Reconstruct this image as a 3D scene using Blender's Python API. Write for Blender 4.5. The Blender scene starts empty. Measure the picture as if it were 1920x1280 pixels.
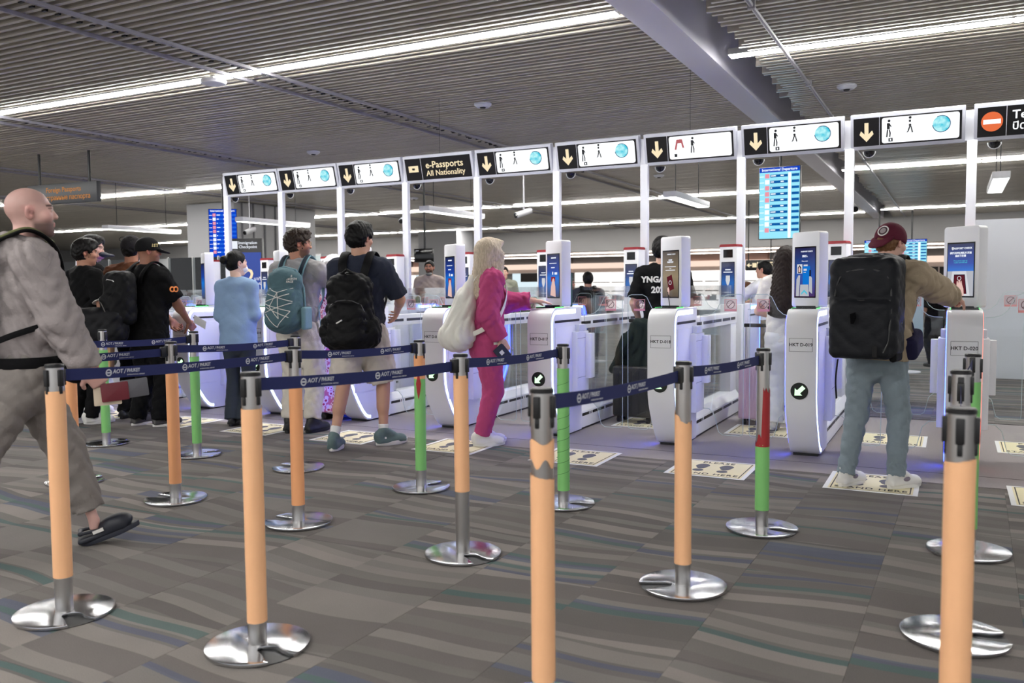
import bpy, bmesh, math, random
import numpy as np
from mathutils import Vector, Matrix
random.seed(7)
S = bpy.context.scene
COL = S.collection
# ------------------------------------------------------------------ camera
cam = bpy.data.cameras.new('camera'); camo = bpy.data.objects.new('camera', cam); COL.objects.link(camo)
cam.sensor_width = 36.0; cam.lens = 1615.0*36/1920; cam.clip_start = 0.05; cam.clip_end = 200
Rr = ((0.89024293, 0.45540655, -0.00850834), (0.02113006, -0.05995086, -0.99797766), (-0.45499565, 0.88826278, -0.0629936))
M = Matrix(((Rr[0][0], -Rr[1][0], -Rr[2][0], 0), (Rr[0][1], -Rr[1][1], -Rr[2][1], 0), (Rr[0][2], -Rr[1][2], -Rr[2][2], 1.30), (0, 0, 0, 1)))
camo.matrix_world = M
cam.dof.use_dof = True; cam.dof.focus_distance = 6.3; cam.dof.aperture_fstop = 3.2
S.camera = camo
# ------------------------------------------------------------------ world, exposure
W = bpy.data.worlds.new('world'); S.world = W; W.use_nodes = True
W.node_tree.nodes['Background'].inputs[0].default_value = (0.86, 0.88, 0.92, 1)
W.node_tree.nodes['Background'].inputs[1].default_value = 1.1
S.view_settings.view_transform = 'Standard'; S.view_settings.look = 'None'
S.view_settings.gamma = 1.0; S.view_settings.use_curve_mapping = False
S.view_settings.exposure = 0.06
STRIP = 86.0     # radiance of the ceiling light strips
LEDW, LEDB = 3.6, 24.0
# ------------------------------------------------------------------ materials
def lin(c):
    return tuple(((x/255)/12.92 if x/255 <= 0.04045 else ((x/255+0.055)/1.055)**2.4) for x in c)
MATS = {}
def mat(name, rgb, rough=0.5, metal=0.0, em=None, es=0.0, bump=0.0, bscale=60.0, var=0.0, vscale=6.0, coat=0.0, spec=0.5, sheen=0.0):
    if name in MATS: return MATS[name]
    m = bpy.data.materials.new(name); m.use_nodes = True; nt = m.node_tree; b = nt.nodes['Principled BSDF']
    c = lin(rgb)
    b.inputs['Base Color'].default_value = (*c, 1); b.inputs['Roughness'].default_value = rough; b.inputs['Metallic'].default_value = metal
    b.inputs['Specular IOR Level'].default_value = spec
    if coat: b.inputs['Coat Weight'].default_value = coat
    if sheen: b.inputs['Sheen Weight'].default_value = sheen
    if em: b.inputs['Emission Color'].default_value = (*lin(em), 1); b.inputs['Emission Strength'].default_value = es
    if var or bump:
        tc = nt.nodes.new('ShaderNodeTexCoord')
    if var:
        n = nt.nodes.new('ShaderNodeTexNoise'); n.inputs['Scale'].default_value = vscale; n.inputs['Detail'].default_value = 4
        nt.links.new(tc.outputs['Object'], n.inputs['Vector'])
        mx = nt.nodes.new('ShaderNodeMix'); mx.data_type = 'RGBA'
        mx.inputs[6].default_value = (*[x*(1-var) for x in c], 1); mx.inputs[7].default_value = (*[min(1, x*(1+var)) for x in c], 1)
        nt.links.new(n.outputs[0], mx.inputs[0]); nt.links.new(mx.outputs[2], b.inputs['Base Color'])
    if bump:
        n2 = nt.nodes.new('ShaderNodeTexNoise'); n2.inputs['Scale'].default_value = bscale; n2.inputs['Detail'].default_value = 3
        nt.links.new(tc.outputs['Object'], n2.inputs['Vector'])
        bp = nt.nodes.new('ShaderNodeBump'); bp.inputs['Strength'].default_value = bump; bp.inputs['Distance'].default_value = 0.01
        nt.links.new(n2.outputs[0], bp.inputs['Height']); nt.links.new(bp.outputs[0], b.inputs['Normal'])
    MATS[name] = m; return m
def emis(name, rgb, s):
    if name in MATS: return MATS[name]
    m = bpy.data.materials.new(name); m.use_nodes = True; nt = m.node_tree
    for n in list(nt.nodes): nt.nodes.remove(n)
    o = nt.nodes.new('ShaderNodeOutputMaterial'); e = nt.nodes.new('ShaderNodeEmission')
    e.inputs[0].default_value = (*lin(rgb), 1); e.inputs[1].default_value = s
    nt.links.new(e.outputs[0], o.inputs[0]); MATS[name] = m; return m
def glassmat(name, tint, refl=0.5, rough=0.02, op=0.0):
    m = bpy.data.materials.new(name); m.use_nodes = True; nt = m.node_tree
    for n in list(nt.nodes): nt.nodes.remove(n)
    o = nt.nodes.new('ShaderNodeOutputMaterial'); t = nt.nodes.new('ShaderNodeBsdfTransparent'); g = nt.nodes.new('ShaderNodeBsdfGlossy')
    t.inputs[0].default_value = (*tint, 1); g.inputs['Roughness'].default_value = rough; g.inputs[0].default_value = (1, 1, 1, 1)
    fr = nt.nodes.new('ShaderNodeFresnel'); fr.inputs[0].default_value = 1.45
    mu = nt.nodes.new('ShaderNodeMath'); mu.operation = 'MULTIPLY'; mu.inputs[1].default_value = refl
    nt.links.new(fr.outputs[0], mu.inputs[0])
    mx = nt.nodes.new('ShaderNodeMixShader')
    nt.links.new(mu.outputs[0], mx.inputs[0]); nt.links.new(t.outputs[0], mx.inputs[1]); nt.links.new(g.outputs[0], mx.inputs[2])
    nt.links.new(mx.outputs[0], o.inputs[0]); MATS[name] = m; return m
# ------------------------------------------------------------------ mesh helpers
def tag(o, label=None, cat=None, group=None, kind=None):
    if label: o['label'] = label
    if cat: o['category'] = cat
    if group: o['group'] = group
    if kind: o['kind'] = kind
    return o
def link(name, me, m=None, parent=None, loc=None, rot=None):
    o = bpy.data.objects.new(name, me); COL.objects.link(o)
    if m is not None and me is not None and hasattr(me, 'materials') and len(me.materials) == 0: me.materials.append(m)
    if parent: o.parent = parent
    if loc: o.location = loc
    if rot: o.rotation_euler = rot
    return o
def empty(name, loc=(0, 0, 0), rz=0.0, **k):
    o = bpy.data.objects.new(name, None); COL.objects.link(o); o.location = loc; o.rotation_euler = (0, 0, rz); o.empty_display_size = 0.1
    return tag(o, **k)
class MB:
    def __init__(s): s.v = []; s.f = []
    def add(s, vs, fs):
        b = len(s.v); s.v += [tuple(p) for p in vs]; s.f += [tuple(i+b for i in f) for f in fs]; return s
    def box(s, x0, x1, y0, y1, z0, z1):
        return s.add([(x0, y0, z0), (x1, y0, z0), (x1, y1, z0), (x0, y1, z0), (x0, y0, z1), (x1, y0, z1), (x1, y1, z1), (x0, y1, z1)],
                     [(0, 3, 2, 1), (4, 5, 6, 7), (0, 1, 5, 4), (1, 2, 6, 5), (2, 3, 7, 6), (3, 0, 4, 7)])
    def prism(s, pts, ax, a, b):
        n = len(pts)
        def P(u, w, t): return {'x': (t, u, w), 'y': (u, t, w), 'z': (u, w, t)}[ax]
        vs = [P(u, w, a) for u, w in pts]+[P(u, w, b) for u, w in pts]
        fs = [tuple(range(n))[::-1], tuple(range(n, 2*n))]+[(i, (i+1) % n, n+(i+1) % n, n+i) for i in range(n)]
        return s.add(vs, fs)
    def cyl(s, p0, p1, r0, r1=None, n=16):
        r1 = r0 if r1 is None else r1
        return s.tube([p0, p1], [r0, r1], n)
    def tube(s, path, r, n=8, flat=None, up=None, cap=True):
        path = [Vector(p) for p in path]; m = len(path)
        rs = r if isinstance(r, (list, tuple)) else [r]*m
        prev = None; vs = []
        for i, p in enumerate(path):
            d = (path[min(i+1, m-1)]-path[max(i-1, 0)])
            d = d.normalized() if d.length > 1e-9 else Vector((0, 0, 1))
            if up is not None: a = Vector(up[i] if isinstance(up, list) else up); a = (a-d*a.dot(d))
            elif prev is not None: a = prev-d*prev.dot(d)
            else:
                a = Vector((0, 0, 1)) if abs(d.z) < 0.9 else Vector((1, 0, 0)); a = a-d*a.dot(d)
            a.normalize(); prev = a; b = d.cross(a)
            ra = rs[i]; rb = rs[i]*(flat if flat else 1)
            for k in range(n):
                t = 2*math.pi*k/n; vs.append(p+a*(math.cos(t)*rb)+b*(math.sin(t)*ra))
        fs = []
        for i in range(m-1):
            for k in range(n):
                fs.append((i*n+k, i*n+(k+1) % n, (i+1)*n+(k+1) % n, (i+1)*n+k))
        if cap: fs += [tuple(range(n))[::-1], tuple((m-1)*n+k for k in range(n))]
        return s.add(vs, fs)
    def lathe(s, prof, n=24, c=(0, 0, 0)):
        vs = [(c[0]+r*math.cos(2*math.pi*k/n), c[1]+r*math.sin(2*math.pi*k/n), c[2]+z) for r, z in prof for k in range(n)]
        fs = [(i*n+k, i*n+(k+1) % n, (i+1)*n+(k+1) % n, (i+1)*n+k) for i in range(len(prof)-1) for k in range(n)]
        fs += [tuple(range(n))[::-1], tuple((len(prof)-1)*n+k for k in range(n))]
        return s.add(vs, fs)
    def mesh(s, name, smooth=False, bevel=0.0, seg=2, angle=40):
        me = bpy.data.meshes.new(name); me.from_pydata(s.v, [], s.f); me.update()
        bm = bmesh.new(); bm.from_mesh(me)
        bmesh.ops.recalc_face_normals(bm, faces=bm.faces)
        if bevel:
            ed = [e for e in bm.edges if len(e.link_faces) == 2 and e.calc_face_angle(0) > math.radians(30)]
            bmesh.ops.bevel(bm, geom=ed, offset=bevel, segments=seg, profile=0.6, affect='EDGES', clamp_overlap=True)
        if smooth or bevel:
            for f in bm.faces: f.smooth = True
            for e in bm.edges:
                if len(e.link_faces) == 2 and e.calc_face_angle(0) > math.radians(angle): e.smooth = False
        bm.to_mesh(me); bm.free(); return me
    def obj(s, name, m, parent=None, smooth=False, bevel=0.0, seg=2, loc=None, rot=None, angle=40):
        return link(name, s.mesh(name, smooth, bevel, seg, angle), m, parent, loc, rot)
def arcpts(cx, cy, r, a0, a1, n=8):
    return [(cx+r*math.cos(math.radians(a0+(a1-a0)*i/n)), cy+r*math.sin(math.radians(a0+(a1-a0)*i/n))) for i in range(n+1)]
def rrect(x0, x1, y0, y1, r, n=4):
    return arcpts(x1-r, y0+r, r, -90, 0, n)+arcpts(x1-r, y1-r, r, 0, 90, n)+arcpts(x0+r, y1-r, r, 90, 180, n)+arcpts(x0+r, y0+r, r, 180, 270, n)
_TX = {}
def textmesh(body, size, ext=0.0006, align='CENTER', bold=0.0, shear=0.0, sp=1.0, wx=1.0):
    k = (body, size, ext, align, bold, shear, sp, wx)
    if k in _TX: return _TX[k]
    c = bpy.data.curves.new('lettering', 'FONT'); c.body = body; c.size = size; c.extrude = ext; c.align_x = align; c.align_y = 'CENTER'
    c.offset = bold; c.shear = shear; c.space_character = sp; c.resolution_u = 2
    o = bpy.data.objects.new('lettering', c); COL.objects.link(o)
    bpy.context.view_layer.update()
    me = bpy.data.meshes.new_from_object(o.evaluated_get(bpy.context.evaluated_depsgraph_get()))
    bpy.data.objects.remove(o)
    if wx != 1.0:
        for v in me.vertices: v.co.x *= wx
    me.materials.clear(); _TX[k] = me; return me
def text(body, size, m, parent, loc, rot=(math.pi/2, 0, 0), name='lettering', **k):
    me = textmesh(body, size, **k)
    if len(me.materials) and me.materials[0] != m:
        me = me.copy(); me.materials.clear()
    return link(name, me, m, parent, loc, rot)
def copy_tree(o, parent=None):
    c = o.copy(); COL.objects.link(c)
    if parent: c.parent = parent
    for ch in list(o.children): copy_tree(ch, c)
    return c
# shared materials
WHITE = mat('white_powder_coat', (232, 233, 237), 0.38, coat=0.15)
WHITE2 = mat('white_frame', (218, 220, 228), 0.45)
DARK = mat('black_plastic', (18, 18, 20), 0.42)
BLACKG = mat('black_gloss', (8, 8, 10), 0.12)
STEEL = mat('brushed_steel', (206, 204, 202), 0.30, 1.0, bump=0.03, bscale=120)
STEEL2 = mat('polished_steel', (196, 197, 200), 0.17, 1.0, var=0.12, vscale=9)
GLASS = glassmat('clear_glass', (0.965, 0.978, 0.982), 0.55)
GEDGE = mat('glass_edge', (190, 205, 205), 0.2)
# ------------------------------------------------------------------ floor
def carpet_material():
    m = bpy.data.materials.new('striped_carpet'); m.use_nodes = True; nt = m.node_tree; b = nt.nodes['Principled BSDF']; L = nt.links.new
    b.inputs['Roughness'].default_value = 0.95; b.inputs['Specular IOR Level'].default_value = 0.15
    oi = nt.nodes.new('ShaderNodeObjectInfo'); tc = nt.nodes.new('ShaderNodeTexCoord'); sx = nt.nodes.new('ShaderNodeSeparateXYZ')
    L(tc.outputs['Object'], sx.inputs[0])
    def mth(op, a, c, d=None):
        n = nt.nodes.new('ShaderNodeMath'); n.operation = op
        for i, v in enumerate((a, c, d)):
            if v is None: continue
            if isinstance(v, (int, float)): n.inputs[i].default_value = v
            else: L(v, n.inputs[i])
        return n.outputs[0]
    rnd = oi.outputs['Random']; x, y = sx.outputs[0], sx.outputs[1]
    ph = mth('MULTIPLY', rnd, 40.0)
    wave = mth('SINE', mth('MULTIPLY_ADD', x, 6.5, ph), 0.0)
    v = mth('MULTIPLY_ADD', wave, 0.020, y)
    sl = mth('MULTIPLY', mth('SINE', mth('MULTIPLY', rnd, 91.0), 0.0), 0.11)
    v = mth('ADD', v, mth('MULTIPLY', x, sl))
    w1 = mth('MULTIPLY_ADD', v, 12.5, mth('MULTIPLY', rnd, 317.0))
    w2 = mth('MULTIPLY_ADD', v, 21.0, mth('MULTIPLY', rnd, 711.0))
    def vor(w):
        n = nt.nodes.new('ShaderNodeTexVoronoi'); n.voronoi_dimensions = '1D'; n.inputs['Scale'].default_value = 1.0; n.inputs['Randomness'].default_value = 0.8
        L(w, n.inputs['W']); s2 = nt.nodes.new('ShaderNodeSeparateColor'); L(n.outputs['Color'], s2.inputs[0]); return s2.outputs
    r1 = vor(w1)[0]
    cr = nt.nodes.new('ShaderNodeValToRGB'); cr.color_ramp.interpolation = 'CONSTANT'; e = cr.color_ramp.elements
    cols = [(0.0, (104, 99, 97)), (0.22, (115, 111, 108)), (0.42, (108, 104, 101)), (0.6, (124, 119, 115)), (0.76, (98, 94, 92)), (0.88, (131, 125, 121))]
    e[0].position = 0.0; e[0].color = (*lin(cols[0][1]), 1); e[1].position = cols[1][0]; e[1].color = (*lin(cols[1][1]), 1)
    for p, c in cols[2:]:
        q = e.new(p); q.color = (*lin(c), 1)
    L(r1, cr.inputs[0])
    o2 = vor(w2)
    def overlay(base, fac_src, lo, hi, rgb):
        a = mth('GREATER_THAN', fac_src, lo); c2 = mth('LESS_THAN', fac_src, hi); f = mth('MULTIPLY', mth('MULTIPLY', a, c2), 0.72)
        mx = nt.nodes.new('ShaderNodeMix'); mx.data_type = 'RGBA'; L(f, mx.inputs[0]); L(base, mx.inputs[6]); mx.inputs[7].default_value = (*lin(rgb), 1); return mx.outputs[2]
    c = overlay(cr.outputs[0], o2[1], 0.88, 0.935, (70, 96, 95)); c = overlay(c, o2[1], 0.945, 1.0, (82, 89, 108))
    n = nt.nodes.new('ShaderNodeTexNoise'); n.inputs['Scale'].default_value = 260; n.inputs['Detail'].default_value = 2; L(tc.outputs['Object'], n.inputs['Vector'])
    st = nt.nodes.new('ShaderNodeTexNoise'); st.inputs['Scale'].default_value = 2.3; st.inputs['Detail'].default_value = 5
    gm = nt.nodes.new('ShaderNodeNewGeometry'); L(gm.outputs['Position'], st.inputs['Vector'])
    k = mth('MULTIPLY_ADD', n.outputs[0], 0.5, 0.75); k = mth('MULTIPLY', k, mth('MULTIPLY_ADD', st.outputs[0], 0.35, 0.83))
    mm = nt.nodes.new('ShaderNodeMix'); mm.data_type = 'RGBA'; mm.blend_type = 'MULTIPLY'; mm.inputs[0].default_value = 1
    cc = nt.nodes.new('ShaderNodeCombineColor')
    for i in range(3): L(k, cc.inputs[i])
    L(c, mm.inputs[6]); L(cc.outputs[0], mm.inputs[7]); L(mm.outputs[2], b.inputs['Base Color'])
    bp = nt.nodes.new('ShaderNodeBump'); bp.inputs['Strength'].default_value = 0.35; bp.inputs['Distance'].default_value = 0.004
    L(n.outputs[0], bp.inputs['Height']); L(bp.outputs[0], b.inputs['Normal'])
    return m
CARPET = carpet_material()
PLAINC = mat('plain_grey_carpet', (150, 143, 144), 0.95, bump=0.5, bscale=240, var=0.10, vscale=120, spec=0.15)
floor = MB().box(-60, 20, -10, 70, -0.1, -0.004).obj('floor', mat('floor_base', (96, 90, 86), 0.95, var=0.1))
tag(floor, kind='structure', label='grey striped carpet floor of the hall')
T = 0.543; a0 = 0.020
tm = MB().box(-T/2+0.0006, T/2-0.0006, -T/2+0.0006, T/2-0.0006, -0.005, 0.0).mesh('carpet_tile')
tm.materials.append(CARPET)
ca, sa = math.cos(-a0), math.sin(-a0)
cands = []
for j in range(-1, 90):
    for i in range(-60, 20):
        u = (i+0.5)*T-0.27; v = (j+0.5)*T+0.13
        x = u*ca-v*sa-0.085; y = u*sa+v*ca
        if 6.2 < y < 9.05: continue
        px = Rr[0][0]*x+Rr[0][1]*y-Rr[0][2]*1.3; py = Rr[1][0]*x+Rr[1][1]*y-Rr[1][2]*1.3; pz = Rr[2][0]*x+Rr[2][1]*y-Rr[2][2]*1.3
        if pz < 0.6: continue
        sxp = 960+1615*px/pz; syp = 640+1615*py/pz
        if not (-330 < sxp < 2250 and syp < 1560): continue
        if y > 46: continue
        cands.append((pz, x, y))
cands.sort()
rest = MB()
for n_, (pz, x, y) in enumerate(cands):
    if n_ < 290:
        o = link('carpet_tile', tm, None, floor, (x, y, random.uniform(-0.0006, 0.0006)), (0, 0, -a0))
    else:
        h = T/2
        pts = [(x+dx*ca-dy*sa, y+dx*sa+dy*ca, -0.001) for dx, dy in ((-h, -h), (h, -h), (h, h), (-h, h))]
        rest.add(pts, [(0, 1, 2, 3)])
o = rest.obj('carpet_tile', CARPET, floor); o['kind'] = 'stuff'
zone = MB().box(-16, 8, 6.2, 9.05, -0.006, 0.0015).obj('carpet_strip', PLAINC, floor)
seam = MB().box(-16, 8, 6.525, 6.533, 0.001, 0.0022).box(-16, 8, 9.045, 9.06, 0.0, 0.004).obj('carpet_seam', mat('seam', (70, 66, 66), 0.9), floor)
# ------------------------------------------------------------------ ceiling
CZ = 3.6
SLAT = mat('grey_slat', (206, 200, 187), 0.27, var=0.10, vscale=3.0, spec=0.8)
ceil = MB().box(-60, 20, -10, 34, 4.3, 4.4).obj('ceiling', mat('void_grey', (60, 59, 57), 0.9))
tag(ceil, kind='structure', label='dark ceiling void above the slats')
def slat_mesh(L):
    prof = [(0.0, 0.115), (0.0, 0.0), (0.040, 0.0), (0.040, 0.010), (0.006, 0.010), (0.006, 0.115)]
    me = MB().prism(prof, 'x', 0.0, L).mesh('ceiling_slat'); me.materials.append(SLAT); return me
LL, LR = 30.0, 12.0
sml, smr = slat_mesh(LL), slat_mesh(LR)
SP = 0.113
stuffs = MB()
n_ = 0
prof = [(0.0, 0.10), (0.0, 0.0), (0.045, 0.0), (0.045, 0.01)]
ny = int((32.6-1.6)/SP)
for i in range(ny):
    y = 1.6+i*SP
    xr = -1.86+0.05*math.sin(i*1.7)+random.choice((0, 0, 0, 0.06, -0.05))
    dz = random.uniform(-0.004, 0.004)
    if y < 16.6:
        link('ceiling_slat', sml, None, ceil, (-2.54-LL, y, CZ+dz)); link('ceiling_slat', smr, None, ceil, (xr, y, CZ+dz))
    else:
        for x0, x1 in ((-45.0, -2.54), (xr, 12.0)):
            vs = [(x0, y+a, CZ+b+dz) for a, b in prof]+[(x1, y+a, CZ+b+dz) for a, b in prof]
            stuffs.add(vs, [(0, 1, 5, 4), (1, 2, 6, 5), (2, 3, 7, 6)])
o = stuffs.obj('ceiling_slat', SLAT, ceil); o['kind'] = 'stuff'
LILAC = mat('lilac_beam_paint', (226, 225, 236), 0.5)
bm_ = MB().box(-2.52, -2.20, -6, 33, 3.57, 4.3).obj('trim_1', LILAC, bevel=0.004); tag(bm_, kind='structure', label='long pale lilac ceiling beam running away from the camera')
# ceiling tracks (paired rails with clips between)
RAIL = mat('rail_grey', (158, 156, 162), 0.5)
for k, xc in enumerate((-6.72, -11.35, -15.95, -20.6)):
    t = empty('ceiling_track', (xc, 0, CZ), label=['twin-rail ceiling track nearest the camera, crossing the top left of the hall', 'twin-rail ceiling track second from the beam, over the leftmost lit lane sign', 'twin-rail ceiling track third from the beam, above the dark hanging sign', 'farthest left twin-rail ceiling track, low at the left edge'][k], cat='ceiling track', group='twin-rail ceiling tracks')
    for dx in (-0.2, 0.2): MB().box(dx-0.018, dx+0.018, 1.6, 32.5, -0.035, -0.004).obj('rail', RAIL, t)
    c = MB(); i = 0
    for i in range(130):
        y = 1.66+i*SP; ox = random.uniform(-0.03, 0.10)
        c.box(ox, ox+0.05, y-0.03, y-0.006, -0.014, 0.05)
    o = c.obj('clip_row', DARK, t); o['kind'] = 'stuff'
cd = empty('conduit', (-1.5, 0, 3.55), label='thin grey conduit running along the slats right of the beam', cat='conduit')
MB().tube([(0, 1.6, 0), (0, 32, 0)], 0.02, 8).obj('pipe', RAIL, cd, smooth=True)
for y in (4.2, 7.2, 10.3, 13.5, 17): MB().box(-0.03, 0.03, y, y+0.03, -0.025, 0.05).obj('clamp', RAIL, cd)
# light strips
TUBE = emis('light_diffuser', (255, 253, 248), STRIP)
seg = MB().box(0.012, 1.218, -0.055, 0.055, -0.012, 0.0).mesh('diffuser'); seg.materials.append(TUBE)
hous = MB().box(0.0, 1.23, -0.065, 0.065, 0.0, 0.06).mesh('housing'); hous.materials.append(mat('light_housing', (200, 200, 200), 0.5))
def strip(y, x0, n, label, z=CZ-0.012):
    r = empty('light_strip', (x0, y, z), label=label, cat='ceiling light', group='linear ceiling light strips')
    for i in range(n):
        link('diffuser', seg, None, r, (i*1.235, 0, 0)); link('housing', hous, None, r, (i*1.235, 0, 0))
strip(7.0, -2.56-17*1.235, 17, 'brightest long light strip across the slats left of the beam')
strip(8.83, -2.05, 8, 'long light strip across the slats right of the beam, above the right signs')
strip(14.42, -2.56-20*1.235, 20, 'second light strip left of the beam, behind the hanging dark sign')
strip(21.95, -2.56-24*1.235, 24, 'third light strip left of the beam, behind the lane sign posts')
strip(29.7, -2.56-27*1.235, 27, 'farthest light strip left of the beam, just before the grey fascia')
strip(18.6, -2.05, 8, 'second light strip right of the beam, above the backpacker')
strip(29.0, -2.05, 8, 'farthest light strip right of the beam')
strip(0.2, -2.56-9*1.235, 9, 'unseen light strip over the queue left of the beam, added for front light')  # unseen rows over and behind the camera, added for front lighting
strip(-6.5, -2.56-9*1.235, 9, 'unseen light strip behind the queue left of the beam, added for front light')
strip(-0.6, -2.05, 6, 'unseen light strip over the queue right of the beam, added for front light')
strip(-8.5, -2.05, 6, 'unseen light strip behind the queue right of the beam, added for front light')
# ------------------------------------------------------------------ e-gates
GX = lambda k: 0.073-1.05*k
GY = 6.5
LED_W = emis('led_white_blue', (205, 228, 255), LEDW)
LED_B = emis('led_blue', (45, 70, 255), LEDB)
LED_R = emis('led_red', (255, 120, 95), 2.2)
def inset(pl, d):
    out = []
    for i in range(len(pl)):
        a = pl[max(i-1, 0)]; b = pl[min(i+1, len(pl)-1)]
        dx, dy = b[0]-a[0], b[1]-a[1]; l = math.hypot(dx, dy) or 1
        out.append((pl[i][0]+dy/l*d, pl[i][1]-dx/l*d))
    return out
low = [(0.335, 0.015), (0.29, 0.022), (0.245, 0.045), (0.19, 0.10), (0.125, 0.19), (0.07, 0.28), (0.03, 0.36), (0.008, 0.44), (0.0, 0.52)]
top = [(0.0, 0.99)]+[(0.13-0.13*math.cos(math.radians(t)), 0.99+0.13*math.sin(math.radians(t))) for t in (15, 30, 45, 60, 75, 90)]
PROF = low+top+[(0.67, 1.12), (0.67, 0.015)]
edge = low+top+[(0.53, 1.12)]
def band(x0, x1, y0, y1, mirror=None):
    o_, i_ = inset(edge, 0.016), inset(edge, 0.044)
    pts = o_+i_[::-1]
    if mirror is not None: pts = [(mirror-p[0], p[1]*0.985) for p in pts]
    return MB().prism(pts, 'x', x0, x1)
gm = {}
def gmesh(key, mb, m, **k):
    if key not in gm:
        me = mb().mesh(key, **k); me.materials.append(m); gm[key] = me
    return gm[key]
GREYL = mat('panel_line', (130, 130, 140), 0.6)
CREAM = emis('sign_cream', (255, 236, 196), 0.95)
GREENW = emis('arrow_glow', (205, 255, 205), 1.4)
def screenmat(name, stops, s=0.9):
    m = bpy.data.materials.new(name); m.use_nodes = True; nt = m.node_tree
    for n in list(nt.nodes): nt.nodes.remove(n)
    o = nt.nodes.new('ShaderNodeOutputMaterial'); e = nt.nodes.new('ShaderNodeEmission'); tc = nt.nodes.new('ShaderNodeTexCoord')
    sp = nt.nodes.new('ShaderNodeSeparateXYZ'); cr = nt.nodes.new('ShaderNodeValToRGB')
    nt.links.new(tc.outputs['Generated'], sp.inputs[0]); nt.links.new(sp.outputs[2], cr.inputs[0]); nt.links.new(cr.outputs[0], e.inputs[0])
    el = cr.color_ramp.elements
    for i, (p, c) in enumerate(stops):
        q = el[i] if i < 2 else el.new(p)
        q.position = p; q.color = (*lin(c), 1)
    e.inputs[1].default_value = s
    g = nt.nodes.new('ShaderNodeBsdfGlossy'); g.inputs['Roughness'].default_value = 0.08; g.inputs[0].default_value = (0.05, 0.05, 0.05, 1)
    ad = nt.nodes.new('ShaderNodeAddShader'); nt.links.new(e.outputs[0], ad.inputs[0]); nt.links.new(g.outputs[0], ad.inputs[1]); nt.links.new(ad.outputs[0], o.inputs[0])
    MATS[name] = m; return m
SC_BLUE = screenmat('screen_blue', [(0.0, (70, 74, 100)), (0.45, (25, 120, 220)), (0.62, (30, 70, 170)), (1.0, (38, 44, 82))], 0.85)
SC_BROWN = screenmat('screen_brown', [(0.0, (92, 82, 70)), (0.45, (150, 134, 108)), (1.0, (88, 80, 74))], 0.9)
SC_PURP = screenmat('screen_purple', [(0.0, (70, 52, 96)), (0.4, (24, 84, 170)), (1.0, (36, 36, 78))], 0.9)
SC_REAR = screenmat('screen_rear', [(0.0, (84, 92, 116)), (0.4, (52, 110, 190)), (0.7, (60, 72, 120)), (1.0, (62, 66, 90))], 0.85)
WTXT = emis('screen_white', (235, 240, 250), 1.0)
PIC = {n: emis('pic_'+n, c, 0.85) for n, c in dict(skin=(240, 200, 190), red=(150, 40, 50), maroon=(96, 34, 44), grey=(190, 192, 200), lgrey=(222, 224, 230), cyan=(90, 200, 225), blue=(20, 120, 215), dark=(30, 32, 50), navy=(44, 52, 92)).items()}
REDTOP = mat('red_cap', (150, 24, 34), 0.35, coat=0.3)
PINKST = glassmat('sticker_film', (0.97, 0.88, 0.88), 0.2, 0.4)
STRED = mat('sticker_red', (222, 150, 150), 0.6); STDK = mat('sticker_dark', (110, 84, 90), 0.6)
flap_poly = [(0.03, 0.27), (0.11, 0.265), (0.155, 0.22), (0.175, 0.13), (0.19, 0.075), (0.225, 0.05), (0.36, 0.05), (0.385, 0.058), (0.392, 0.085), (0.392, 1.19), (0.385, 1.215), (0.36, 1.225), (0.26, 1.225), (0.222, 1.205), (0.195, 1.15), (0.17, 1.10), (0.13, 1.065), (0.09, 1.052), (0.03, 1.05)]
def flap(g, side, y, first):
    key = 'flap%d' % side
    pts = [(0.108*side+side*p[0], p[1]) for p in flap_poly]
    f = link('glass_flap', gmesh(key, lambda: MB().prism(pts, 'y', -0.006, 0.006), GLASS), None, g, (0, y, 0))
    link('polished_edge', gmesh(key+'e', lambda: MB().tube([(p[0], 0, p[1]) for p in pts], 0.0026, 5), GEDGE, smooth=True), None, f, (0, 0, 0))
    cx = 0.108*side+side*0.285
    link('sticker', gmesh(key+'s', lambda: MB().box(cx-0.05, cx+0.05, -0.0085, -0.0065, 1.085, 1.185), PINKST), None, f)
    def mk():
        b = MB()
        for (x0, x1, z0, z1) in ((-.05, .05, 1.181, 1.185), (-.05, .05, 1.085, 1.103), (-.05, -.046, 1.085, 1.185), (.046, .05, 1.085, 1.185)): b.box(cx+x0, cx+x1, -0.0105, -0.0085, z0, z1)
        return b
    link('sticker_print', gmesh(key+'p', mk, STRED), None, f)
    def mk2():
        b = MB(); o_ = arcpts(cx, 1.142, 0.031, 0, 360, 20)[:-1]
        b.tube([(p[0], -0.0095, p[1]) for p in o_]+[(o_[0][0], -0.0095, o_[0][1])], 0.003, 5); b.tube([(cx-0.021, -0.0095, 1.121), (cx+0.021, -0.0095, 1.163)], 0.003, 5); return b
    link('sticker_ring', gmesh(key+'r', mk2, STDK), None, f)
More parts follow.
